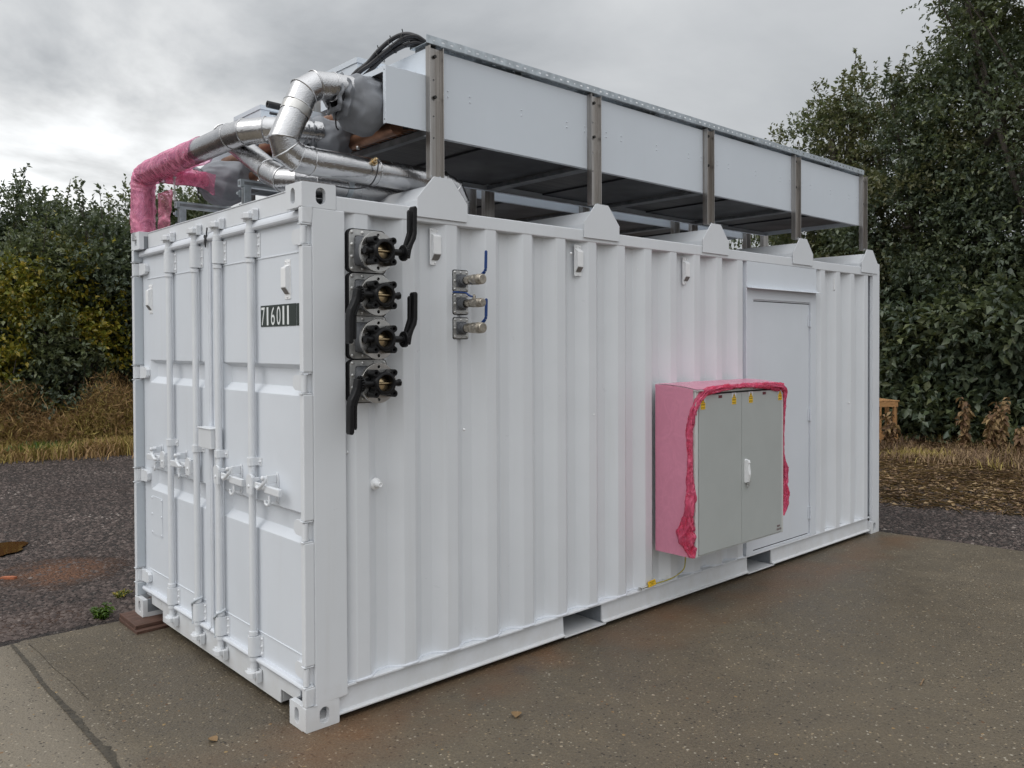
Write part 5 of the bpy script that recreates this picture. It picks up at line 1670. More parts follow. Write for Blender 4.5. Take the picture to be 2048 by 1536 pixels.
# strut frames that carry the pipes
def strut_frame(y, x0, x1, zt, rod, label):
    T = Thing('strut_frame', (x0, y, 2.535), label, 'pipe support', 'pipe supports on the container roof')
    for x in (x0, x1):
        mb = MB()
        mb.box(x, y - 0.0205, 2.5345, x + 0.041, y + 0.0205, zt - 0.041)
        mb.box(x - 0.003, y - 0.012, 2.56, x - 0.0005, y + 0.012, zt - 0.05, 1)
        for zz in (zt - 0.075, zt - 0.155):
            mb.box(x - 0.012, y + 0.0207, zz - 0.02, x + 0.030, y + 0.0267, zz + 0.02)
            mb.cyl((x - 0.012, y + 0.024, zz), (x - 0.024, y + 0.024, zz), 0.009, n=6)
        T.part(mb, 'post', [M['galv'], M['galvdark']], 0.001)
    mb = MB(); mb.box(x0 - 0.02, y - 0.0205, zt - 0.0405, x1 + 0.06, y + 0.0205, zt)
    mb.box(x0 - 0.0215, y - 0.010, zt - 0.032, x0 - 0.0203, y + 0.010, zt - 0.010, 1)
    mb.box(x0 - 0.0, y - 0.0215, zt - 0.030, x1 + 0.06, y - 0.0207, zt - 0.012, 1)
    T.part(mb, 'beam', [M['galv'], M['galvdark']], 0.001)
    if rod:
        mb = MB()
        mb.cyl((0.105, y, zt), (0.105, y, 2.925), 0.006, n=8)
        for zz in (zt + 0.004, 2.905):
            mb.cyl((0.105, y, zz), (0.105, y, zz + 0.012), 0.012, n=6)
        T.part(mb, 'threaded_rod', M['dullsteel'])
    return T
strut_frame(1.915, 0.130, 0.62, 2.756, True, 'low galvanised strut frame with a threaded rod under the pink pipe')
strut_frame(0.985, 0.150, 0.62, 2.762, False, 'galvanised strut frame behind the near corner casting, under the silver pipes')
# ------------------------------------------------------------------ ground
def slab_z(y):
    return -0.020 * max(0.0, y)
rng = random.Random(3)
mb = MB()
xr = lambda y: 6.045 - 0.125 * y if y < 0 else 6.045 + 0.02 * y
back = []
x = -12.0
while x < 6.1:
    back.append((x, 2.487 - 0.045 * (x + 0.4) * (1 if -1 < x < 0.6 else 0) + 0.012 * noise.noise((x * 4, 1, 0)) + 0.010 * noise.noise((x * 17, 5, 0))))
    x += 0.06
top = [(-12, 0)] + [(xr(0), 0)]
vs, fs = [], []
n = len(back)
for (bx_, by_) in back:
    vs += [(bx_, by_, slab_z(by_)), (bx_, 0.0, 0.0), (bx_, by_ + 0.004, slab_z(by_) - 0.09)]
for i in range(n - 1):
    fs += [(3 * i, 3 * i + 1, 3 * i + 4, 3 * i + 3), (3 * i + 2, 3 * i, 3 * i + 3, 3 * i + 5)]
mb.add(vs, fs)
right = []
y = 0.0
while y > -14.01:
    right.append((xr(y) + 0.010 * noise.noise((y * 5, 2, 0)) + 0.006 * noise.noise((y * 21, 2, 4)), y)); y -= 0.1
vs, fs = [], []
for (rx, ry) in right:
    vs += [(-12.0, ry, 0.0), (rx, ry, 0.0), (rx + 0.004, ry, -0.09)]
for i in range(len(right) - 1):
    fs += [(3 * i, 3 * i + 3, 3 * i + 4, 3 * i + 1), (3 * i + 1, 3 * i + 4, 3 * i + 5, 3 * i + 2)]
mb.add(vs, fs)
slab = mb.build('concrete_slab', M['concrete'], recalc=False)
bm = bmesh.new(); bm.from_mesh(slab.data); bmesh.ops.recalc_face_normals(bm, faces=bm.faces)
for fc in bm.faces:
    if abs(fc.normal.z) > 0.5 and fc.normal.z < 0: fc.normal_flip()
bm.to_mesh(slab.data); bm.free()
tag(slab, kind='structure')

def ground_z(x, y):
    z = -0.062 + 0.010 * noise.noise((x * 0.9, y * 0.9, 0)) + 0.006 * noise.noise((x * 3.1, y * 3.1, 4))
    if y > 2.4 or x > 6.3:
        z += 0.010
    d = ((x + 0.35) / 0.40) ** 2 + ((y - 5.45) / 0.45) ** 2
    z -= 0.022 * math.exp(-d)
    e = max(0.0, min(1.0, (y - 12.6) / 3.0), min(1.0, (x - 12.0) / 3.0))
    z += 0.10 * e * (0.6 + noise.noise((x * 0.7, y * 0.7, 9)))
    return z
def axis_pts(lo, hi, step):
    a = [-400, -150, -60, -25]
    k = lo
    mid = []
    while k <= hi + 1e-6:
        mid.append(k); k += step
    a = [q for q in a if q < lo] + mid + [q for q in (25, 60, 150, 400) if q > hi]
    return a
xs_ = axis_pts(-4.0, 20.0, 0.16); ys_ = axis_pts(-6.0, 22.0, 0.16)
vs = [(x, y, ground_z(x, y) if -5 < x < 21 and -7 < y < 23 else -0.07) for y in ys_ for x in xs_]
nx = len(xs_)
fs = [(j * nx + i, j * nx + i + 1, (j + 1) * nx + i + 1, (j + 1) * nx + i) for j in range(len(ys_) - 1) for i in range(nx - 1)]
mb = MB(); mb.add(vs, fs, 0, True)
tag(mb.build('ground', M['ground'], recalc=False), kind='structure')

# dirt-filled joint between the two slab bays, and a fine crack beside it
def strip(name, pts, wfun, mat, lift):
    vs, fs = [], []
    for i, (x, y) in enumerate(pts):
        l, r_ = wfun(i, x, y)
        z = slab_z(y) + lift
        vs += [(x - l, y, z), (x, y, z + 0.0012), (x + r_, y, z)]
    for i in range(len(pts) - 1):
        a = 3 * i
        fs += [(a, a + 1, a + 4, a + 3), (a + 1, a + 2, a + 5, a + 4)]
    mb = MB(); mb.add(vs, fs, 0, True)
    return tag(mb.build(name, mat), kind='structure')
pts = [(-0.742 - 0.004 * noise.noise((y * 2.2, 0, 3)) + (0.02 * (y - 1.6) if y > 1.6 else 0), y) for y in [2.46 - 0.02 * k for k in range(260)]]
def jw(i, x, y):
    a = 0.006 + 0.004 * noise.noise((y * 9, 1, 0)) + 0.004 * abs(noise.noise((y * 31, 1, 0)))
    bump_ = 0.036 * math.exp(-((y - 0.46) / 0.13) ** 2) + 0.022 * math.exp(-((y - 1.0) / 0.35) ** 2) + 0.012 * math.exp(-((y - 1.9) / 0.3) ** 2)
    b = 0.010 + 0.006 * noise.noise((y * 7, 5, 0)) + bump_ * (0.75 + 0.8 * noise.noise((y * 24, 2, 0)))
    return max(0.002, a), max(0.003, b)
strip('ground_joint', pts, jw, M['jointdirt'], 0.004)
pts = [(-0.640 + 0.010 * noise.noise((y * 3, 7, 0)) + 0.02 * (2.24 - y), y) for y in [2.40 - 0.02 * k for k in range(62)]]
strip('ground_crack', pts, lambda i, x, y: (0.0015 + 0.001 * noise.noise((y * 20, 0, 0)), 0.0018 + 0.001 * noise.noise((y * 16, 3, 0))), M['jointdirt'], 0.003)

# puddle
mb = MB()
ring = []
for k in range(60):
    a = 2 * PI * k / 60
    rr = 1 + 0.22 * noise.noise((math.cos(a) * 1.7, math.sin(a) * 1.7, 2)) + 0.10 * noise.noise((math.cos(a) * 5, math.sin(a) * 5, 2))
    ring.append((-0.40 + 0.36 * rr * math.cos(a), 5.46 + 0.34 * rr * math.sin(a), -0.0555))
mb.add(ring, [tuple(range(60))])
tag(mb.build('puddle_water', M['water'], recalc=False), kind='structure')

# ------------------------------------------------------------------ bulk meshes with numpy
def np_mesh(name, V, F4, mats, parent=None, midx=None):
    me = bpy.data.meshes.new(name)
    nv, nf = len(V), len(F4)
    k = F4.shape[1]
    me.vertices.add(nv); me.vertices.foreach_set('co', V.astype(np.float32).ravel())
    me.loops.add(nf * k); me.loops.foreach_set('vertex_index', F4.astype(np.int32).ravel())
    me.polygons.add(nf)
    me.polygons.foreach_set('loop_start', np.arange(0, nf * k, k, dtype=np.int32))
    me.polygons.foreach_set('loop_total', np.full(nf, k, dtype=np.int32))
    for m in mats:
        me.materials.append(m)
    if midx is not None:
        me.polygons.foreach_set('material_index', midx.astype(np.int32))
    me.update(calc_edges=True)
    o = bpy.data.objects.new(name, me)
    COL.objects.link(o)
    if parent is not None:
        o.parent = parent
    return o

def unit(a):
    return a / np.maximum(1e-9, np.linalg.norm(a, axis=-1, keepdims=True))

def leaf_quads(P, D, Nn, ln, wd, fold=0.25):
    """folded pointed leaves: base P, axis D, normal Nn"""
    S_ = unit(np.cross(D, Nn)); Nn = unit(np.cross(S_, D))
    mid = P + D * (ln * 0.45)[:, None]
    a = mid + S_ * (wd * 0.5)[:, None] + Nn * (wd * fold)[:, None]
    b = mid - S_ * (wd * 0.5)[:, None] + Nn * (wd * fold)[:, None]
    tip = P + D * ln[:, None] - Nn * (ln * 0.12)[:, None]
    n = len(P)
    V = np.stack([P, a, tip, b], 1).reshape(-1, 3)
    i = np.arange(n) * 4
    F = np.concatenate([np.stack([i, i + 1, i + 2], 1), np.stack([i, i + 2, i + 3], 1)])
    return V, F

def foliage(rs, clumps, ntw, nl, leaf, twig=0.30, gap=0.36, shoots=()):
    """twigs spread through the clumps, leaves along each twig"""
    c = np.array([k[:3] for k in clumps], float); r_ = np.array([k[3:6] for k in clumps], float)
    w = (r_.prod(1)) ** 0.72; w /= w.sum()
    ix = rs.choice(len(clumps), ntw, p=w)
    d = unit(rs.normal(size=(ntw, 3)))
    rad = rs.uniform(0.30, 1.0, ntw) ** 0.55
    lump = np.array([noise.noise(Vector(q)) for q in (d * 1.9 + ix[:, None] * 3.1)])
    rad = rad * (1 + 0.34 * lump)
    P = c[ix] + d * r_[ix] * rad[:, None]
    g = np.array([noise.noise(Vector(q)) for q in P * 1.15])
    keep = g > -gap
    P, d = P[keep], d[keep]
    m = len(P)
    T = unit(d * 0.8 + np.array([0, 0, 0.35]) + rs.normal(size=(m, 3)) * 0.45)
    Ls = twig * rs.uniform(0.6, 1.5, m)
    if len(shoots):
        sp = np.array([s[:3] for s in shoots], float); st = unit(np.array([s[3:6] for s in shoots], float)); sl = np.array([s[6] for s in shoots], float)
        k = 5
        # each long shoot is a chain of short leafy twigs
        for q in range(k):
            base = sp + st * (sl * q / k)[:, None]
            P = np.concatenate([P, base]); T = np.concatenate([T, unit(st + rs.normal(size=st.shape) * 0.25)]); Ls = np.concatenate([Ls, sl / k * 1.3])
        m = len(P)
    t = np.linspace(0.0, 1.0, nl)
    base = P[:, None, :] + T[:, None, :] * (Ls[:, None] * t[None, :])[..., None]
    base = base + np.array([0, 0, -0.10]) * (Ls[:, None] * t[None, :] ** 2)[..., None]
    base = base.reshape(-1, 3)
    n = len(base)
    Tr = np.repeat(T, nl, 0)
    D = unit(Tr * 0.55 + rs.normal(size=(n, 3)) * 0.62 + np.array([0, 0, -0.15]))
    Nn = unit(np.array([0, 0, 1.0]) + rs.normal(size=(n, 3)) * 0.55)
    sz = leaf * rs.uniform(0.6, 1.35, n)
    return leaf_quads(base, D, Nn, sz, sz * rs.uniform(0.48, 0.66, n))

CAMP = np.array([-1.83, -3.53])
def polar(az_px, dist):
    """a bearing measured on the photograph, turned into a world position on the ground"""
    a = yaw - math.atan((az_px - 1066.7) / 1643.9)
    return CAMP[0] + dist * math.cos(a), CAMP[1] + dist * math.sin(a)

def tree(name, label, cat, x, y, clumps, mats, ntw, nl, leaf, seed, trunk_h, trunk_r, group, twig=0.3, gap=0.36, yel=0.0, nshoot=0, limbs=7):
    rs = np.random.RandomState(seed)
    root = empty(name, (x, y, -0.05))
    tag(root, label, cat, group)
    mb = MB()
    rr = random.Random(seed)
    lean = Vector((rr.uniform(-0.12, 0.12), rr.uniform(-0.12, 0.12), 1))
    pts = [Vector((0, 0, -0.05)) + lean * (trunk_h * t) + Vector((0.10 * noise.noise((t * 3, seed, 0)), 0.10 * noise.noise((t * 3, seed, 5)), 0)) for t in [k / 9 for k in range(10)]]
    mb.tube(pts, [trunk_r * (1.25 - 0.75 * k / 9) if k else trunk_r * 1.6 for k in range(10)], 10)
    for k in range(min(limbs, len(clumps))):
        c = Vector(clumps[k][:3])
        s = pts[rr.randint(3, 8)]
        m1 = s.lerp(c, 0.5) + Vector((rr.uniform(-0.15, 0.15), rr.uniform(-0.15, 0.15), 0.15))
        e = c + Vector((rr.uniform(-0.2, 0.2), rr.uniform(-0.2, 0.2), 0.3))
        mb.tube(spline([s, m1, c, e], 4), [trunk_r * (0.5 - 0.42 * q / 12) for q in range(13)], 7)
        for q in range(3):
            e2 = c + Vector((rr.uniform(-1, 1) * clumps[k][3], rr.uniform(-1, 1) * clumps[k][4], rr.uniform(-0.3, 0.9) * clumps[k][5]))
            mb.tube(spline([m1, m1.lerp(e2, 0.5) + Vector((0, 0, 0.1)), e2], 4), [trunk_r * (0.22 - 0.02 * w) for w in range(9)], 5)
    shoots = []
    for k in range(nshoot):
        c = clumps[rr.randrange(len(clumps))]
        a = rr.uniform(0, 2 * PI); q = rr.uniform(0, 0.8)
        s = (c[0] + c[3] * q * math.cos(a), c[1] + c[4] * q * math.sin(a), c[2] + c[5] * 0.72 * math.sqrt(1 - q * q))
        dd = Vector((rr.uniform(-0.3, 0.3), rr.uniform(-0.3, 0.3), 1)).normalized()
        ln = rr.uniform(0.4, 0.95)
        shoots.append((*s, *dd, ln))
        mb.tube([Vector(s) - dd * 0.2, Vector(s) + dd * ln * 0.5, Vector(s) + dd * ln], [0.012, 0.008, 0.004], 4)
    mb.build('trunk', M['bark'], root)
    V, F = foliage(rs, clumps, ntw, nl, leaf, twig, gap, shoots)
    midx = None
    ms = [M[q] for q in mats]
    if len(ms) > 1:
        nleaf = len(V) // 4
        ctr = V.reshape(-1, 4, 3)[:, 0]
        step = max(1, nleaf // 6000)
        val = np.array([noise.noise(Vector(q)) for q in ctr * 0.85 + seed])
        val = val + rs.uniform(-0.12, 0.12, nleaf)
        sel = (val > yel).astype(np.int32)
        midx = np.concatenate([sel, sel])
    np_mesh('crown', V, F, ms, root, midx)
    return root

def mound(n, w, d, h0, h1, seed, rmin=0.55, rmax=0.95):
    rr = random.Random(seed)
    out = []
    for k in range(n):
        t = (k + 0.5) / n
        z = h0 + (h1 - h0) * t
        s = 1.0 - 0.35 * t
        r_ = rr.uniform(rmin, rmax)
        out.append((rr.uniform(-w, w) * s, rr.uniform(-d, d) * s, z, r_, r_, r_ * rr.uniform(0.65, 0.95)))
    return out

HG = 'hedge trees along the back of the yard'
LEFT = [
    # px bearing, distance, height, width, mats, label, cat, yellow threshold, leaf
    (-70, 17.0, 5.30, 1.3, ('leaf_dark', 'leaf_mid'), 'dark green hedge tree farthest left along the hedge line', 0.10),
    (40, 17.4, 5.10, 1.2, ('leaf_dark', 'leaf_olive'), 'dark hedge tree with olive tips above the brown weeds at far left', 0.05),
    (118, 16.2, 4.35, 1.05, ('leaf_mid', 'leaf_yel'), 'hedge tree with yellowing leaves in its middle', 0.0),
    (176, 17.6, 5.20, 1.1, ('leaf_dark', 'leaf_mid'), 'hedge tree sending two tall leafy shoots above the hedge line', 0.15),
    (232, 16.4, 4.5, 1.0, ('leaf_dark', 'leaf_yel'), 'dark hedge tree with a few yellow sprays close behind the doors end', 0.22),
    (320, 18.0, 5.8, 1.2, ('leaf_dark', 'leaf_mid'), 'hedge tree seen through the gap below the pink pipe', 0.1),
    (430, 18.3, 5.7, 1.2, ('leaf_mid', 'leaf_dark'), 'hedge tree showing over the container roof between the two strut frames', 0.1),
]
for i, (px, d, h, w, ms, lab, yl) in enumerate(LEFT):
    d *= 1.17; w *= 1.15
    yl += 0.16
    x, y = polar(px, d)
    cl = mound(14, w, 0.8, 0.7, h - 0.70, 40 + i, 0.60, 0.98)
    ns = 26 if i != 3 else 22
    o = tree('hedge_tree', lab, 'tree', x, y, cl, ms, 3600, 10, 0.098, 100 + i, h * 0.72, 0.09, HG, 0.34, 0.40, yl, ns)

RIGHT = [
    # px, dist, height, clumps, mats, label
    (2085, 15.8, [(0, 0, 3.0, 1.6, 1.6, 1.3), (0.2, 0.3, 5.0, 1.7, 1.7, 1.4), (-0.2, -0.3, 6.9, 1.5, 1.5, 1.3), (0.1, 0, 8.4, 1.1, 1.1, 1.0), (0.4, 0.9, 6.0, 1.0, 1.0, 0.9), (0.0, 1.3, 4.4, 1.0, 0.9, 0.9), (-0.4, 1.1, 7.7, 0.7, 0.7, 0.6)], ('leaf_dark', 'leaf_mid'), 'tallest and darkest broadleaf tree, farthest right of the tall row', 0.15, 4200),
    (1955, 17.0, [(0, 0, 3.2, 1.2, 1.2, 1.2), (0, 0.1, 4.9, 1.3, 1.2, 1.1), (0.1, 0, 6.5, 1.15, 1.1, 1.0), (0.1, -0.3, 7.9, 0.95, 0.9, 0.9), (0, 0.6, 5.8, 0.8, 0.8, 0.7), (-0.1, 0.25, 8.6, 0.55, 0.55, 0.55)], ('leaf_mid', 'leaf_olive'), 'tall thin topped tree just left of the tallest tree at right', 0.05, 3000),
    (1835, 16.6, [(0, 0, 2.6, 1.3, 1.2, 1.2), (-0.1, 0.2, 4.2, 1.3, 1.2, 1.1), (0.1, 0.1, 5.6, 1.0, 1.0, 0.85), (0.2, 0.5, 6.6, 0.65, 0.65, 0.5), (0.1, -0.5, 5.2, 0.9, 0.9, 0.7)], ('leaf_dark', 'leaf_olive'), 'olive green tree right of the last cooler leg, behind the wooden crate', 0.10, 2700),
    (1735, 18.0, [(0, 0, 3.0, 1.3, 1.2, 1.2), (0, 0.2, 4.6, 1.2, 1.1, 1.1), (0.1, 0.3, 6.1, 0.95, 0.9, 0.8), (0.1, 0.35, 7.2, 0.55, 0.55, 0.55), (0.2, -0.4, 6.4, 0.7, 0.7, 0.6)], ('leaf_mid', 'leaf_olive'), 'pointed tree with a loose peak above the far end of the coolers', 0.0, 2600),
    (1662, 18.6, [(0, 0, 3.0, 1.3, 1.2, 1.2), (0, 0.3, 4.6, 1.2, 1.1, 0.9), (0.1, 0.6, 5.6, 0.80, 0.75, 0.65), (0.2, 1.15, 6.25, 0.55, 0.50, 0.45), (0.1, -0.3, 6.4, 0.65, 0.65, 0.55), (0.2, 0.3, 6.7, 0.45, 0.45, 0.4)], ('leaf_olive', 'leaf_mid'), 'tree with a low branch reaching left over the cooler panels', 0.05, 2500),
    (1490, 20.5, [(0, 0, 2.2, 1.5, 1.3, 1.2), (0, 0.3, 3.8, 1.3, 1.2, 0.9), (0.2, 0.8, 3.2, 1.0, 1.0, 0.8)], ('leaf_dark', 'leaf_mid'), 'low tree glimpsed under the far end of the coolers', 0.1, 1700),
    (1345, 21.0, [(0, 0, 2.2, 1.5, 1.3, 1.2), (0, 0.3, 3.5, 1.4, 1.2, 0.9), (0.2, 1.0, 3.0, 1.1, 1.0, 0.8)], ('leaf_mid', 'leaf_dark'), 'low bushy tree glimpsed through the cooler legs in the middle', 0.1, 1600),
]
for i, (px, d, cl, ms, lab, yl, nt_) in enumerate(RIGHT):
    sc_ = (d + 2.3) / d; d += 2.3
    cl = [tuple(v * sc_ for v in c) for c in cl]
    hs_ = {2: 0.90, 3: 0.90, 4: 0.94}.get(i, 1.0)
    cl = [(c[0], c[1], c[2] * hs_) + c[3:] for c in cl]
    x, y = polar(px, d)
    tree('broadleaf_tree', lab, 'tree', x, y, cl, ms, int(nt_ * 1.25), 11, 0.098, 200 + i, max(c[2] for c in cl) * 0.9, 0.13, 'tall trees beyond the yard', 0.40, 0.13, yl, 14 if i < 5 else 4)
SHR = [
    (1812, 18.3, 1.35, 'dark bramble bush behind the wooden crate'),
    (1885, 17.9, 1.40, 'big leaved dark bush between the crate and the dead weeds'),
    (1968, 17.7, 1.45, 'big leaved dark bush behind the upright dead weeds'),
    (2058, 17.4, 1.50, 'big leaved dark bush under the tallest tree'),
]
for i, (px, d, h, lab) in enumerate(SHR):
    x, y = polar(px, d)
    cl = mound(8, 0.65, 0.65, 0.35, h + 0.9, 60 + i, 0.55, 0.85)
    tree('bramble_bush', lab, 'bush', x, y, cl, ('leaf_dark', 'leaf_mid'), 900, 8, 0.17, 300 + i, h, 0.03, 'bushes at the edge of the yard', 0.36, 0.5, 0.22, 0, 5)
# darker thicket that closes the view low between the trunks
for i, (px, d, lab) in enumerate([(1790, 20.3, 'dense dark thicket low behind the container corner and crate'), (1910, 20.0, 'dense dark thicket low between the tall tree trunks'), (2030, 19.6, 'dense dark thicket low under the tallest tree'), (2150, 19.2, 'dense dark thicket farthest right beyond the tallest tree')]):
    x, y = polar(px, d)
    cl = mound(10, 0.9, 0.6, 0.5, 3.3, 80 + i, 0.8, 1.1)
    tree('thicket', lab, 'bush', x, y, cl, ('leaf_dark',), 1500, 8, 0.17, 400 + i, 2.2, 0.04, 'dark thicket under the trees', 0.4, 0.6, 0, 0, 5)

# ------------------------------------------------------------------ grasses, litter, stones
def blades(rs, P, h, lean, w):
    """curved blades as two stacked quads"""
    n = len(P)
    a = rs.uniform(0, 2 * PI, n)
    dirn = np.stack([np.cos(a), np.sin(a), np.zeros(n)], 1)
    side = np.stack([-np.sin(a), np.cos(a), np.zeros(n)], 1)
    up = np.array([0, 0, 1.0])
    m1 = P + up * (h * 0.55)[:, None] + dirn * (h * lean * 0.30)[:, None]
    t = P + up * (h * (1 - 0.25 * lean))[:, None] + dirn * (h * lean)[:, None]
    s = side * (w * 0.5)[:, None]
    V = np.stack([P - s, P + s, m1 + s * 0.8, m1 - s * 0.8, t], 1).reshape(-1, 3)
    i = np.arange(n) * 5
    F = np.concatenate([np.stack([i, i + 1, i + 2], 1), np.stack([i, i + 2, i + 3], 1), np.stack([i + 3, i + 2, i + 4], 1)])
    return V, F

def tangle(rs, P, H, n_per, ln, w):
    """short crossing twigs filling a low mound of dead weeds"""
    m = len(P)
    z = H * rs.uniform(0, 1, m) ** 0.8
    Q = P + np.column_stack([np.zeros(m), np.zeros(m), z])
    a = rs.uniform(0, 2 * PI, m)
    D = unit(np.column_stack([np.cos(a) * 0.7, np.sin(a) * 0.7, rs.uniform(-0.1, 1.2, m)]))
    l = ln * rs.uniform(0.4, 1.4, m)
    return leaf_quads(Q, D, unit(rs.normal(size=(m, 3))), l, w * rs.uniform(0.6, 1.6, m), 0.05)

def gz(P):
    return np.array([ground_z(a, b) for a, b in P])

def grass(name, label, mats, N, seed, region, hfun, lean, w, clump=0.35, split=0.1):
    rs = np.random.RandomState(seed)
    px0, px1, d0, d1 = region
    nc = max(8, N // 60)
    cp = [polar(rs.uniform(px0, px1), rs.uniform(d0, d1)) for _ in range(nc)]
    cp = np.array(cp)
    ix = rs.randint(0, nc, N)
    xy = cp[ix] + rs.normal(size=(N, 2)) * clump * rs.uniform(0.3, 1.0, (N, 1))
    hm = np.array([hfun(a, b) for a, b in cp])[ix]
    h = hm * rs.uniform(0.35, 1.15, N)
    P = np.column_stack([xy, gz(xy) - 0.02])
    V, F = blades(rs, P, h, rs.uniform(0.1, lean, N), w * rs.uniform(0.5, 1.4, N))
    sel = (np.array([noise.noise(Vector((a * 1.1, b * 1.1, seed))) for a, b in xy]) + rs.uniform(-0.25, 0.25, N) > split).astype(np.int32)
    o = np_mesh(name, V, F, [M[m] for m in mats], None, np.concatenate([sel, sel, sel]))
    o['kind'] = 'stuff'; o['label'] = label
    return o
grass('dry_grass', 'tall brown dead weeds and grass in front of the hedge', ('drygrass', 'yelgrass'), 12000, 11, (-90, 330, 17.4, 19.2), lambda a, b: 0.62 + 0.45 * noise.noise((a * 0.9, b * 0.9, 1)), 0.75, 0.020, 0.30, 0.22)
rs = np.random.RandomState(17)
PPs, HHs = [], []
for k in range(60):
    px = rs.uniform(-90, 330); dd = rs.uniform(17.3, 19.2)
    hgt = (0.50 + 0.85 * math.exp(-((px - 225) / 60) ** 2) + 0.70 * math.exp(-((px - 40) / 50) ** 2) + 0.2 * noise.noise((px * 0.03, dd, 0))) * rs.uniform(0.75, 1.1)
    c_ = np.array(polar(px, dd)); R_ = rs.uniform(0.45, 0.8)
    q = rs.normal(size=(1100, 2)) * R_ * 0.5
    xy = c_ + q
    rr_ = np.linalg.norm(q, axis=1) / R_
    HHs.append(hgt * np.clip(1.05 - 0.55 * rr_ ** 2, 0.12, 1.0)); PPs.append(xy)
xy = np.concatenate(PPs); HH = np.concatenate(HHs)
V, F = tangle(rs, np.column_stack([xy, gz(xy)]), HH, 1, 0.15, 0.011)
sel = (np.array([noise.noise(Vector((a * 0.8, b * 0.8, 3))) for a, b in xy]) + rs.uniform(-0.3, 0.3, len(xy)) + 0.5 * (1 - HH) > 0.42).astype(np.int32)
o = np_mesh('dead_weeds', V, F, [M['drygrass'], M['yelgrass']], None, np.concatenate([sel, sel]))
o['kind'] = 'stuff'; o['label'] = 'tangled brown dead weeds in bushy mounds at the foot of the hedge'
grass('low_grass', 'low yellowing grass between the gravel and the hedge', ('yelgrass', 'drygrass'), 15000, 12, (-90, 330, 15.95, 18.0), lambda a, b: 0.26 + 0.18 * noise.noise((a * 1.3, b * 1.3, 1)), 1.1, 0.020, 0.35, 0.05)
grass('green_weeds', 'fresh green weeds at the foot of the dry grass', ('weedgreen', 'yelgrass'), 3600, 13, (60, 185, 16.2, 18.6), lambda a, b: 0.26, 1.2, 0.035, 0.16, 0.35)
grass('ground_straw', 'thin straw and dead grass at the edge of the bushes', ('straw', 'yelgrass'), 6500, 14, (1755, 2090, 14.2, 17.2), lambda a, b: 0.17 + 0.12 * noise.noise((a * 1.3, b * 1.3, 1)), 1.3, 0.010, 0.35, 0.25)

# lying twigs and leaves on the soil at right
rs = np.random.RandomState(21)
N = 9000
pp = np.array([polar(rs.uniform(1740, 2100), 10.3 + 6.6 * rs.uniform(0, 1) ** 0.85) for _ in range(N)])
P = np.column_stack([pp, gz(pp) + rs.uniform(0.002, 0.03, N)])
a = rs.uniform(0, 2 * PI, N)
D = np.column_stack([np.cos(a), np.sin(a), rs.uniform(-0.1, 0.2, N)])
ln = np.where(rs.uniform(size=N) < 0.55, rs.uniform(0.10, 0.35, N), rs.uniform(0.04, 0.09, N))
wd = np.where(ln > 0.095, 0.009, ln * 0.6)
V, F = leaf_quads(P, unit(D), unit(np.column_stack([rs.normal(size=(N, 2)) * 0.25, np.ones(N)])), ln, wd, 0.1)
sel = (rs.uniform(size=N) > 0.5).astype(np.int32)
o = np_mesh('ground_litter', V, F, [M['straw'], M['deadleaf']], None, np.concatenate([sel, sel]))
o['kind'] = 'stuff'; o['label'] = 'twigs and dead leaves lying on the dark soil'

def stones(name, label, XY, size, zf, mat, flat=0.6, seed=5):
    rs = np.random.RandomState(seed)
    n = len(XY)
    base = np.array([(1, 0, 0), (0.3, 0.9, 0.1), (-0.8, 0.5, 0), (-0.7, -0.6, 0.1), (0.4, -0.9, 0), (0.1, 0.1, 0.9)], float)
    V = base[None] * (1 + rs.normal(size=(n, 6, 3)) * 0.18)
    a = rs.uniform(0, 2 * PI, n); c, s = np.cos(a), np.sin(a)
    x = V[..., 0] * c[:, None] - V[..., 1] * s[:, None]; y = V[..., 0] * s[:, None] + V[..., 1] * c[:, None]
    sz = size(rs, n)
    V = np.stack([x * sz[:, None] + XY[:, 0:1], y * sz[:, None] + XY[:, 1:2], V[..., 2] * sz[:, None] * flat + zf(XY)[:, None]], -1).reshape(-1, 3)
    f = np.array([(0, 1, 5), (1, 2, 5), (2, 3, 5), (3, 4, 5), (4, 0, 5)])
    F = (np.arange(n)[:, None, None] * 6 + f[None]).reshape(-1, 3)
    o = np_mesh(name, V, F, [mat])
    o['kind'] = 'stuff'; o['label'] = label
    return o
rs = np.random.RandomState(31)
pl = []
while len(pl) < 22000:
    px = rs.uniform(-40, 330); d = 6.0 + 10.5 * rs.uniform() ** 1.3
    q = polar(px, d)
    if q[1] > 2.56 and not (((q[0] + 0.05) / 0.5) ** 2 + ((q[1] - 4.15) / 0.55) ** 2 < 1.0 and rs.uniform() < 0.8) and ((q[0] + 0.40) / 0.40) ** 2 + ((q[1] - 5.46) / 0.37) ** 2 > 1.0:
        pl.append(q)
while len(pl) < 31000:
    q = polar(rs.uniform(1735, 2090), rs.uniform(8.3, 13.5))
    if q[0] > 6.35:
        pl.append(q)
XY = np.array(pl)
stones('loose_gravel', 'loose dark stones over the gravel yard', XY, lambda r, n: 0.006 + 0.018 * r.uniform(size=n) ** 2.2, lambda q: gz(q) - 0.001, M['stone'])
# crumbs of grit and leaf bits on the slab
pl = []
rs = np.random.RandomState(33)
while len(pl) < 900:
    q = polar(rs.uniform(-30, 2080), rs.uniform(3.2, 8.5))
    if -6 < q[0] < 5.9 and q[1] < 2.4 and not (-0.05 < q[0] < 6.1 and q[1] > -0.02):
        pl.append(q)
stones('ground_grit', 'scattered grit and leaf crumbs on the wet slab', np.array(pl), lambda r, n: 0.0025 + 0.008 * r.uniform(size=n) ** 4, lambda q: np.array([slab_z(b) for b in q[:, 1]]), M['deadleaf'], 0.4, 8)

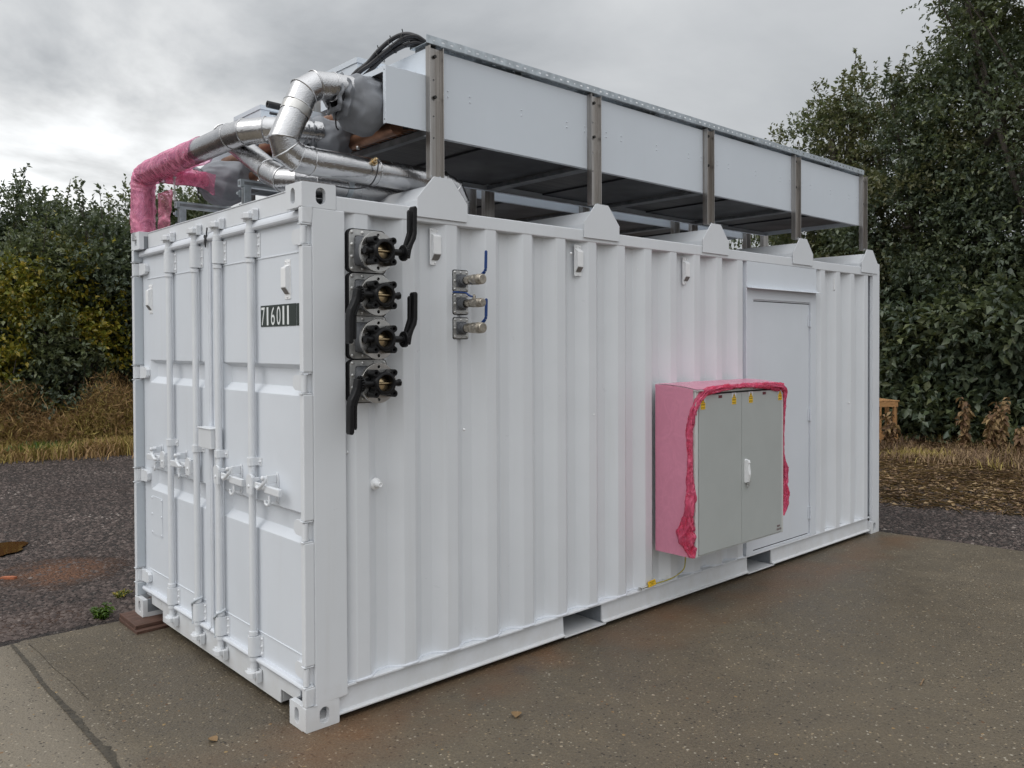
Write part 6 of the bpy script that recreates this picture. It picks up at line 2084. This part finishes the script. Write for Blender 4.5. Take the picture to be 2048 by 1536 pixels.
# single things lying about
def curled_leaf(x, y, s, rot, label, group=None):
    mb = MB()
    vs, fs = [], []
    n, m = 8, 5
    for i in range(n + 1):
        t = i / n
        w = math.sin(PI * min(1, t * 0.95 + 0.05)) * 0.42
        for j in range(m + 1):
            q = (j / m - 0.5) * 2
            X = (t - 0.5) * s; Y = q * w * s
            Z = slab_z(y) + 0.004 + s * (0.25 * (t - 0.4) ** 2 + 0.55 * q * q * w)
            vs.append((x + X * math.cos(rot) - Y * math.sin(rot), y + X * math.sin(rot) + Y * math.cos(rot), Z))
    for i in range(n):
        for j in range(m):
            a = i * (m + 1) + j
            fs.append((a, a + 1, a + m + 2, a + m + 1))
    mb.add(vs, fs, 0, True)
    o = mb.build('fallen_leaf', M['deadleaf'], recalc=False)
    return tag(o, label, 'leaf', group)
curled_leaf(0.844, -0.54, 0.062, 0.7, 'curled brown leaf lying alone on the wet slab in front of the container')
curled_leaf(-0.341, 0.245, 0.055, 1.9, 'dark shrivelled leaf on the slab left of the near corner casting')
mb = MB(); mb.tube([(0.02, -0.008, 0.006), (0.06, 0.0, 0.010), (0.11, 0.012, 0.006)], 0.004, 6)
tw = mb.build('twig', M['straw']); tw.location = (2.62, -1.75, 0.0)
tag(tw, 'short dark twig lying on the open slab at right', 'twig')
mb = MB()
mb.prism([(-0.06, -0.016), (0.05, -0.022), (0.065, 0.004), (0.02, 0.022), (-0.055, 0.016)], (-0.42, 4.19, -0.052), (0.8, -0.6, 0), (0.6, 0.8, 0), ZA, 0.022)
tag(mb.build('brick_chip', M['brick'], bevel=0.004), 'orange brick chip on the gravel below the puddle', 'brick chip')

# rusty boards packed under the far door corner
for k, (x0, x1, y0, y1, z0, z1, lab) in enumerate(((-0.100, 0.175, 2.085, 2.475, -0.047, -0.0245, 'lower brown board packed under the far corner casting, resting on the slab'),
                                                  (-0.092, 0.160, 2.135, 2.490, -0.0235, -0.001, 'upper brown board packed directly under the far corner casting'))):
    mb = MB()
    n = 9
    top_ = []
    mb.prism([(x0, y0), (x1, y0 + 0.004), (x1 - 0.003, y1), (x0 + 0.005, y1 - 0.006)], (0, 0, z0 + 0.001), XA, YA, ZA, z1 - z0)
    o = mb.build('packing_board', M['oldwood'], bevel=0.0025)
    tag(o, lab, 'board', 'boards under the container corner')

# crate of pale pine slats
KX, KY = 13.38, 3.62
KR = Thing('wooden_crate', (KX, KY, 0), 'open slatted pine crate half hidden behind the right end of the container', 'crate')
ca, sa = math.cos(0.92), math.sin(0.92)
def loc(a, b, c):
    return (KX + a * ca - b * sa, KY + a * sa + b * ca, c)
hw, ht = 0.46, 0.76
for s_ in (-1, 1):
    for (A, B) in (((-hw, s_ * hw), (hw, s_ * hw)), ((s_ * hw, -hw), (s_ * hw, hw))):
        for zz in (0.10, ht - 0.06):
            mb = MB(); mb.bar(loc(A[0], A[1], zz), loc(B[0], B[1], zz), 0.024, 0.095)
            KR.part(mb, 'rail', M['newwood'], 0.003)
        for t in (0.06, 0.36, 0.66, 0.95):
            q = (A[0] + (B[0] - A[0]) * t, A[1] + (B[1] - A[1]) * t)
            off = 0.0235
            q = (q[0] - (off * s_ if abs(A[0]) == hw and A[0] == B[0] else 0), q[1] - (off * s_ if A[1] == B[1] else 0))
            mb = MB()
            mb.bar(loc(q[0], q[1], -0.03), loc(q[0], q[1], ht - 0.012), 0.022, 0.080, (ca if A[0] == B[0] else -sa, sa if A[0] == B[0] else ca, 0))
            KR.part(mb, 'slat', M['newwood'], 0.003)
mb = MB()
for t in range(6):
    q = -hw + 0.02 + t * 0.165
    mb.bar(loc(-hw - 0.02, q, ht + 0.0005), loc(hw + 0.02, q, ht + 0.0005), 0.095, 0.020)
KR.part(mb, 'top_boards', M['newwood'], 0.003)
mb = MB(); mb.bar(loc(-hw + 0.04, 0.10, 0.42), loc(hw - 0.04, -0.05, 0.42), 0.022, 0.10)
KR.part(mb, 'brace', M['newwood'], 0.003)

# small plants
def weed(x, y, z, h, n, mats, leaf, label, name, cat, seed, droop, group=None, spread=0.25):
    rs = np.random.RandomState(seed); rr = random.Random(seed)
    root = empty(name, (x, y, z)); tag(root, label, cat, group)
    mb = MB()
    PP, DD = [], []
    for k in range(n):
        a = rr.uniform(0, 2 * PI); q = rr.uniform(0.2, 1) * spread
        hh = h * rr.uniform(0.6, 1.05)
        pts = [(0.02 * math.cos(a), 0.02 * math.sin(a), -0.02), (q * 0.4 * math.cos(a), q * 0.4 * math.sin(a), hh * 0.5), (q * math.cos(a), q * math.sin(a), hh)]
        mb.tube(spline(pts, 4), [0.006 - 0.0005 * i for i in range(9)], 5)
        for t in np.linspace(0.15, 1.0, 14):
            i = int(t * 1.999); f_ = t * 2 - i
            p = Vector(pts[i]).lerp(Vector(pts[min(i + 1, 2)]), f_)
            for s_ in range(2):
                PP.append(p); b = rr.uniform(0, 2 * PI)
                DD.append((math.cos(b), math.sin(b), rr.uniform(-0.3, 0.5) - droop))
    mb.build('stem', M[mats[0]], root)
    PP = np.array(PP); DD = unit(np.array(DD)); m = len(PP)
    sz = leaf * rs.uniform(0.5, 1.3, m)
    V, F = leaf_quads(PP, DD, unit(np.array([0, 0, 1.0]) + rs.normal(size=(m, 3)) * 0.6), sz, sz * 0.5)
    np_mesh('leaves', V, F, [M[mats[1]]], root)
    return root
weed(-0.16, 2.64, -0.055, 0.085, 9, ('weedgreen', 'weedgreen'), 0.040, 'small green weed growing at the edge of the slab near the boards', 'weed', 'weed', 1, 0.0, None, 0.10)
weed(0.07, 3.05, -0.055, 0.06, 5, ('weedgreen', 'leaf_yel'), 0.026, 'tiny yellow flowered weed in the gravel behind the slab edge', 'weed', 'weed', 2, 0.0, None, 0.09)
DW = 'withered weeds in front of the bushes'
for i, (px, d, h, lab) in enumerate(((1784, 15.9, 0.62, 'withered brown weed leaning on the wooden crate'), (1930, 16.2, 0.95, 'withered weed with a brown leaf bunch left of the pale stalks'), (1983, 15.8, 0.70, 'short withered weed with hanging straw coloured leaves'), (2004, 15.9, 1.0, 'tallest pale withered weed with hanging leaves'), (2046, 15.5, 0.5, 'lowest withered weed under the tallest tree'))):
    x, y = polar(px, d)
    weed(x, y, ground_z(x, y), h, 7, ('straw', 'deadleaf'), 0.12, lab, 'withered_weed', 'dead plant', 50 + i, 0.9, DW, 0.16)

# ------------------------------------------------------------------ sky and sun
w = bpy.data.worlds.new('World'); S.world = w
w.use_nodes = True
nt = w.node_tree
bg = nt.nodes['Background']
SUN_EL, SUN_AZ = math.radians(48), math.radians(165)      # azimuth counted from +x towards +y
sky = nd(nt, 'ShaderNodeTexSky', sky_type='NISHITA')
sky.sun_disc = False
sky.sun_elevation = SUN_EL
sky.sun_rotation = math.radians(90) - SUN_AZ
sky.air_density = 1.5; sky.dust_density = 3.0
tc = nd(nt, 'ShaderNodeTexCoord')
sp = nd(nt, 'ShaderNodeSeparateXYZ'); nt.links.new(tc.outputs['Generated'], sp.inputs[0])
zc = mth(nt, 'MAXIMUM', sp.outputs[2], 0.0)
den = mth(nt, 'ADD', zc, 0.22)
cb = nd(nt, 'ShaderNodeCombineXYZ')
nt.links.new(mth(nt, 'DIVIDE', sp.outputs[0], den), cb.inputs[0]); nt.links.new(mth(nt, 'DIVIDE', sp.outputs[1], den), cb.inputs[1])
n1 = noi(nt, cb.outputs[0], 1.05, 7, 0.55, 0.35)
mp = nd(nt, 'ShaderNodeMapping'); mp.inputs['Location'].default_value = (4.2, 1.3, 0.0); nt.links.new(cb.outputs[0], mp.inputs[0])
n2 = noi(nt, mp.outputs[0], 0.45, 3, 0.5)
def lobe(az, el, k):
    v = (math.cos(el) * math.cos(az), math.cos(el) * math.sin(az), math.sin(el))
    d = nd(nt, 'ShaderNodeVectorMath', operation='DOT_PRODUCT'); d.inputs[1].default_value = v
    nt.links.new(tc.outputs['Generated'], d.inputs[0])
    return mth(nt, 'POWER', mth(nt, 'MAXIMUM', d.outputs['Value'], 0.0), k)
# thin bright cloud low over the hedge at left, thick grey deck over the rest of the view, bright zenith of an overcast day
amp = mth(nt, 'ADD', 0.40, mth(nt, 'MULTIPLY', lobe(math.radians(74), math.radians(14), 9), 1.5))
val = mth(nt, 'ADD', 0.40, mth(nt, 'MULTIPLY', mth(nt, 'SUBTRACT', n1, 0.5), amp))
val = mth(nt, 'ADD', val, mth(nt, 'MULTIPLY', mth(nt, 'SUBTRACT', n2, 0.5), 0.30))
val = mth(nt, 'ADD', val, mth(nt, 'MULTIPLY', lobe(math.radians(78), math.radians(11), 34), 0.44))
val = mth(nt, 'ADD', val, mth(nt, 'MULTIPLY', lobe(math.radians(40), math.radians(10), 40), 0.14))
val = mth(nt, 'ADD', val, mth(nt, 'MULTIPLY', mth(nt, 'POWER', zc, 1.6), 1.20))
val = mth(nt, 'ADD', val, mth(nt, 'MULTIPLY', lobe(math.radians(178), math.radians(22), 3.0), 0.40))  # out-of-view sky glow added off the door end for stronger side light
val = mth(nt, 'ADD', val, mth(nt, 'MULTIPLY', lobe(math.radians(232), math.radians(42), 2.2), 0.52))  # out-of-view sky glow added behind the camera to brighten the long wall
brk = ramp(nt, n1, [(0.38, 0.0), (0.62, 1.0)])
val = mth(nt, 'ADD', val, mth(nt, 'MULTIPLY', mth(nt, 'MULTIPLY', lobe(math.radians(79), math.radians(10.5), 130), brk), 0.50))
val = mth(nt, 'ADD', val, mth(nt, 'MULTIPLY', mth(nt, 'MULTIPLY', lobe(math.radians(73), math.radians(14), 220), brk), 0.30))
val = mth(nt, 'SUBTRACT', val, mth(nt, 'MULTIPLY', lobe(math.radians(80), math.radians(20.5), 110), 0.26))
val = mth(nt, 'MAXIMUM', val, 0.10)
cl = mix(nt, ramp(nt, val, [(0.2, 0.0), (0.8, 1.0)]), (8.75, 9.3, 10.0), (9.75, 9.9, 10.0))
vm = nd(nt, 'ShaderNodeVectorMath', operation='SCALE')
nt.links.new(cl, vm.inputs[0]); nt.links.new(val, vm.inputs['Scale'])
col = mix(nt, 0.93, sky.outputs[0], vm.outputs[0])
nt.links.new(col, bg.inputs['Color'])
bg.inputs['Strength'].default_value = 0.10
su = bpy.data.lights.new('sun', 'SUN'); su.energy = 0.62; su.angle = math.radians(35); su.color = (1.0, 0.97, 0.92)
so = bpy.data.objects.new('sun', su); COL.objects.link(so)
sd = Vector((math.cos(SUN_EL) * math.cos(SUN_AZ), math.cos(SUN_EL) * math.sin(SUN_AZ), math.sin(SUN_EL)))
so.rotation_euler = sd.to_track_quat('Z', 'Y').to_euler()
so.location = sd * 30

S.view_settings.view_transform = 'Standard'
S.view_settings.look = 'None'
S.view_settings.exposure = 0.0
S.view_settings.gamma = 1.0
S.cycles.max_bounces = 8
S.cycles.transparent_max_bounces = 16
S.cycles.use_denoising = True
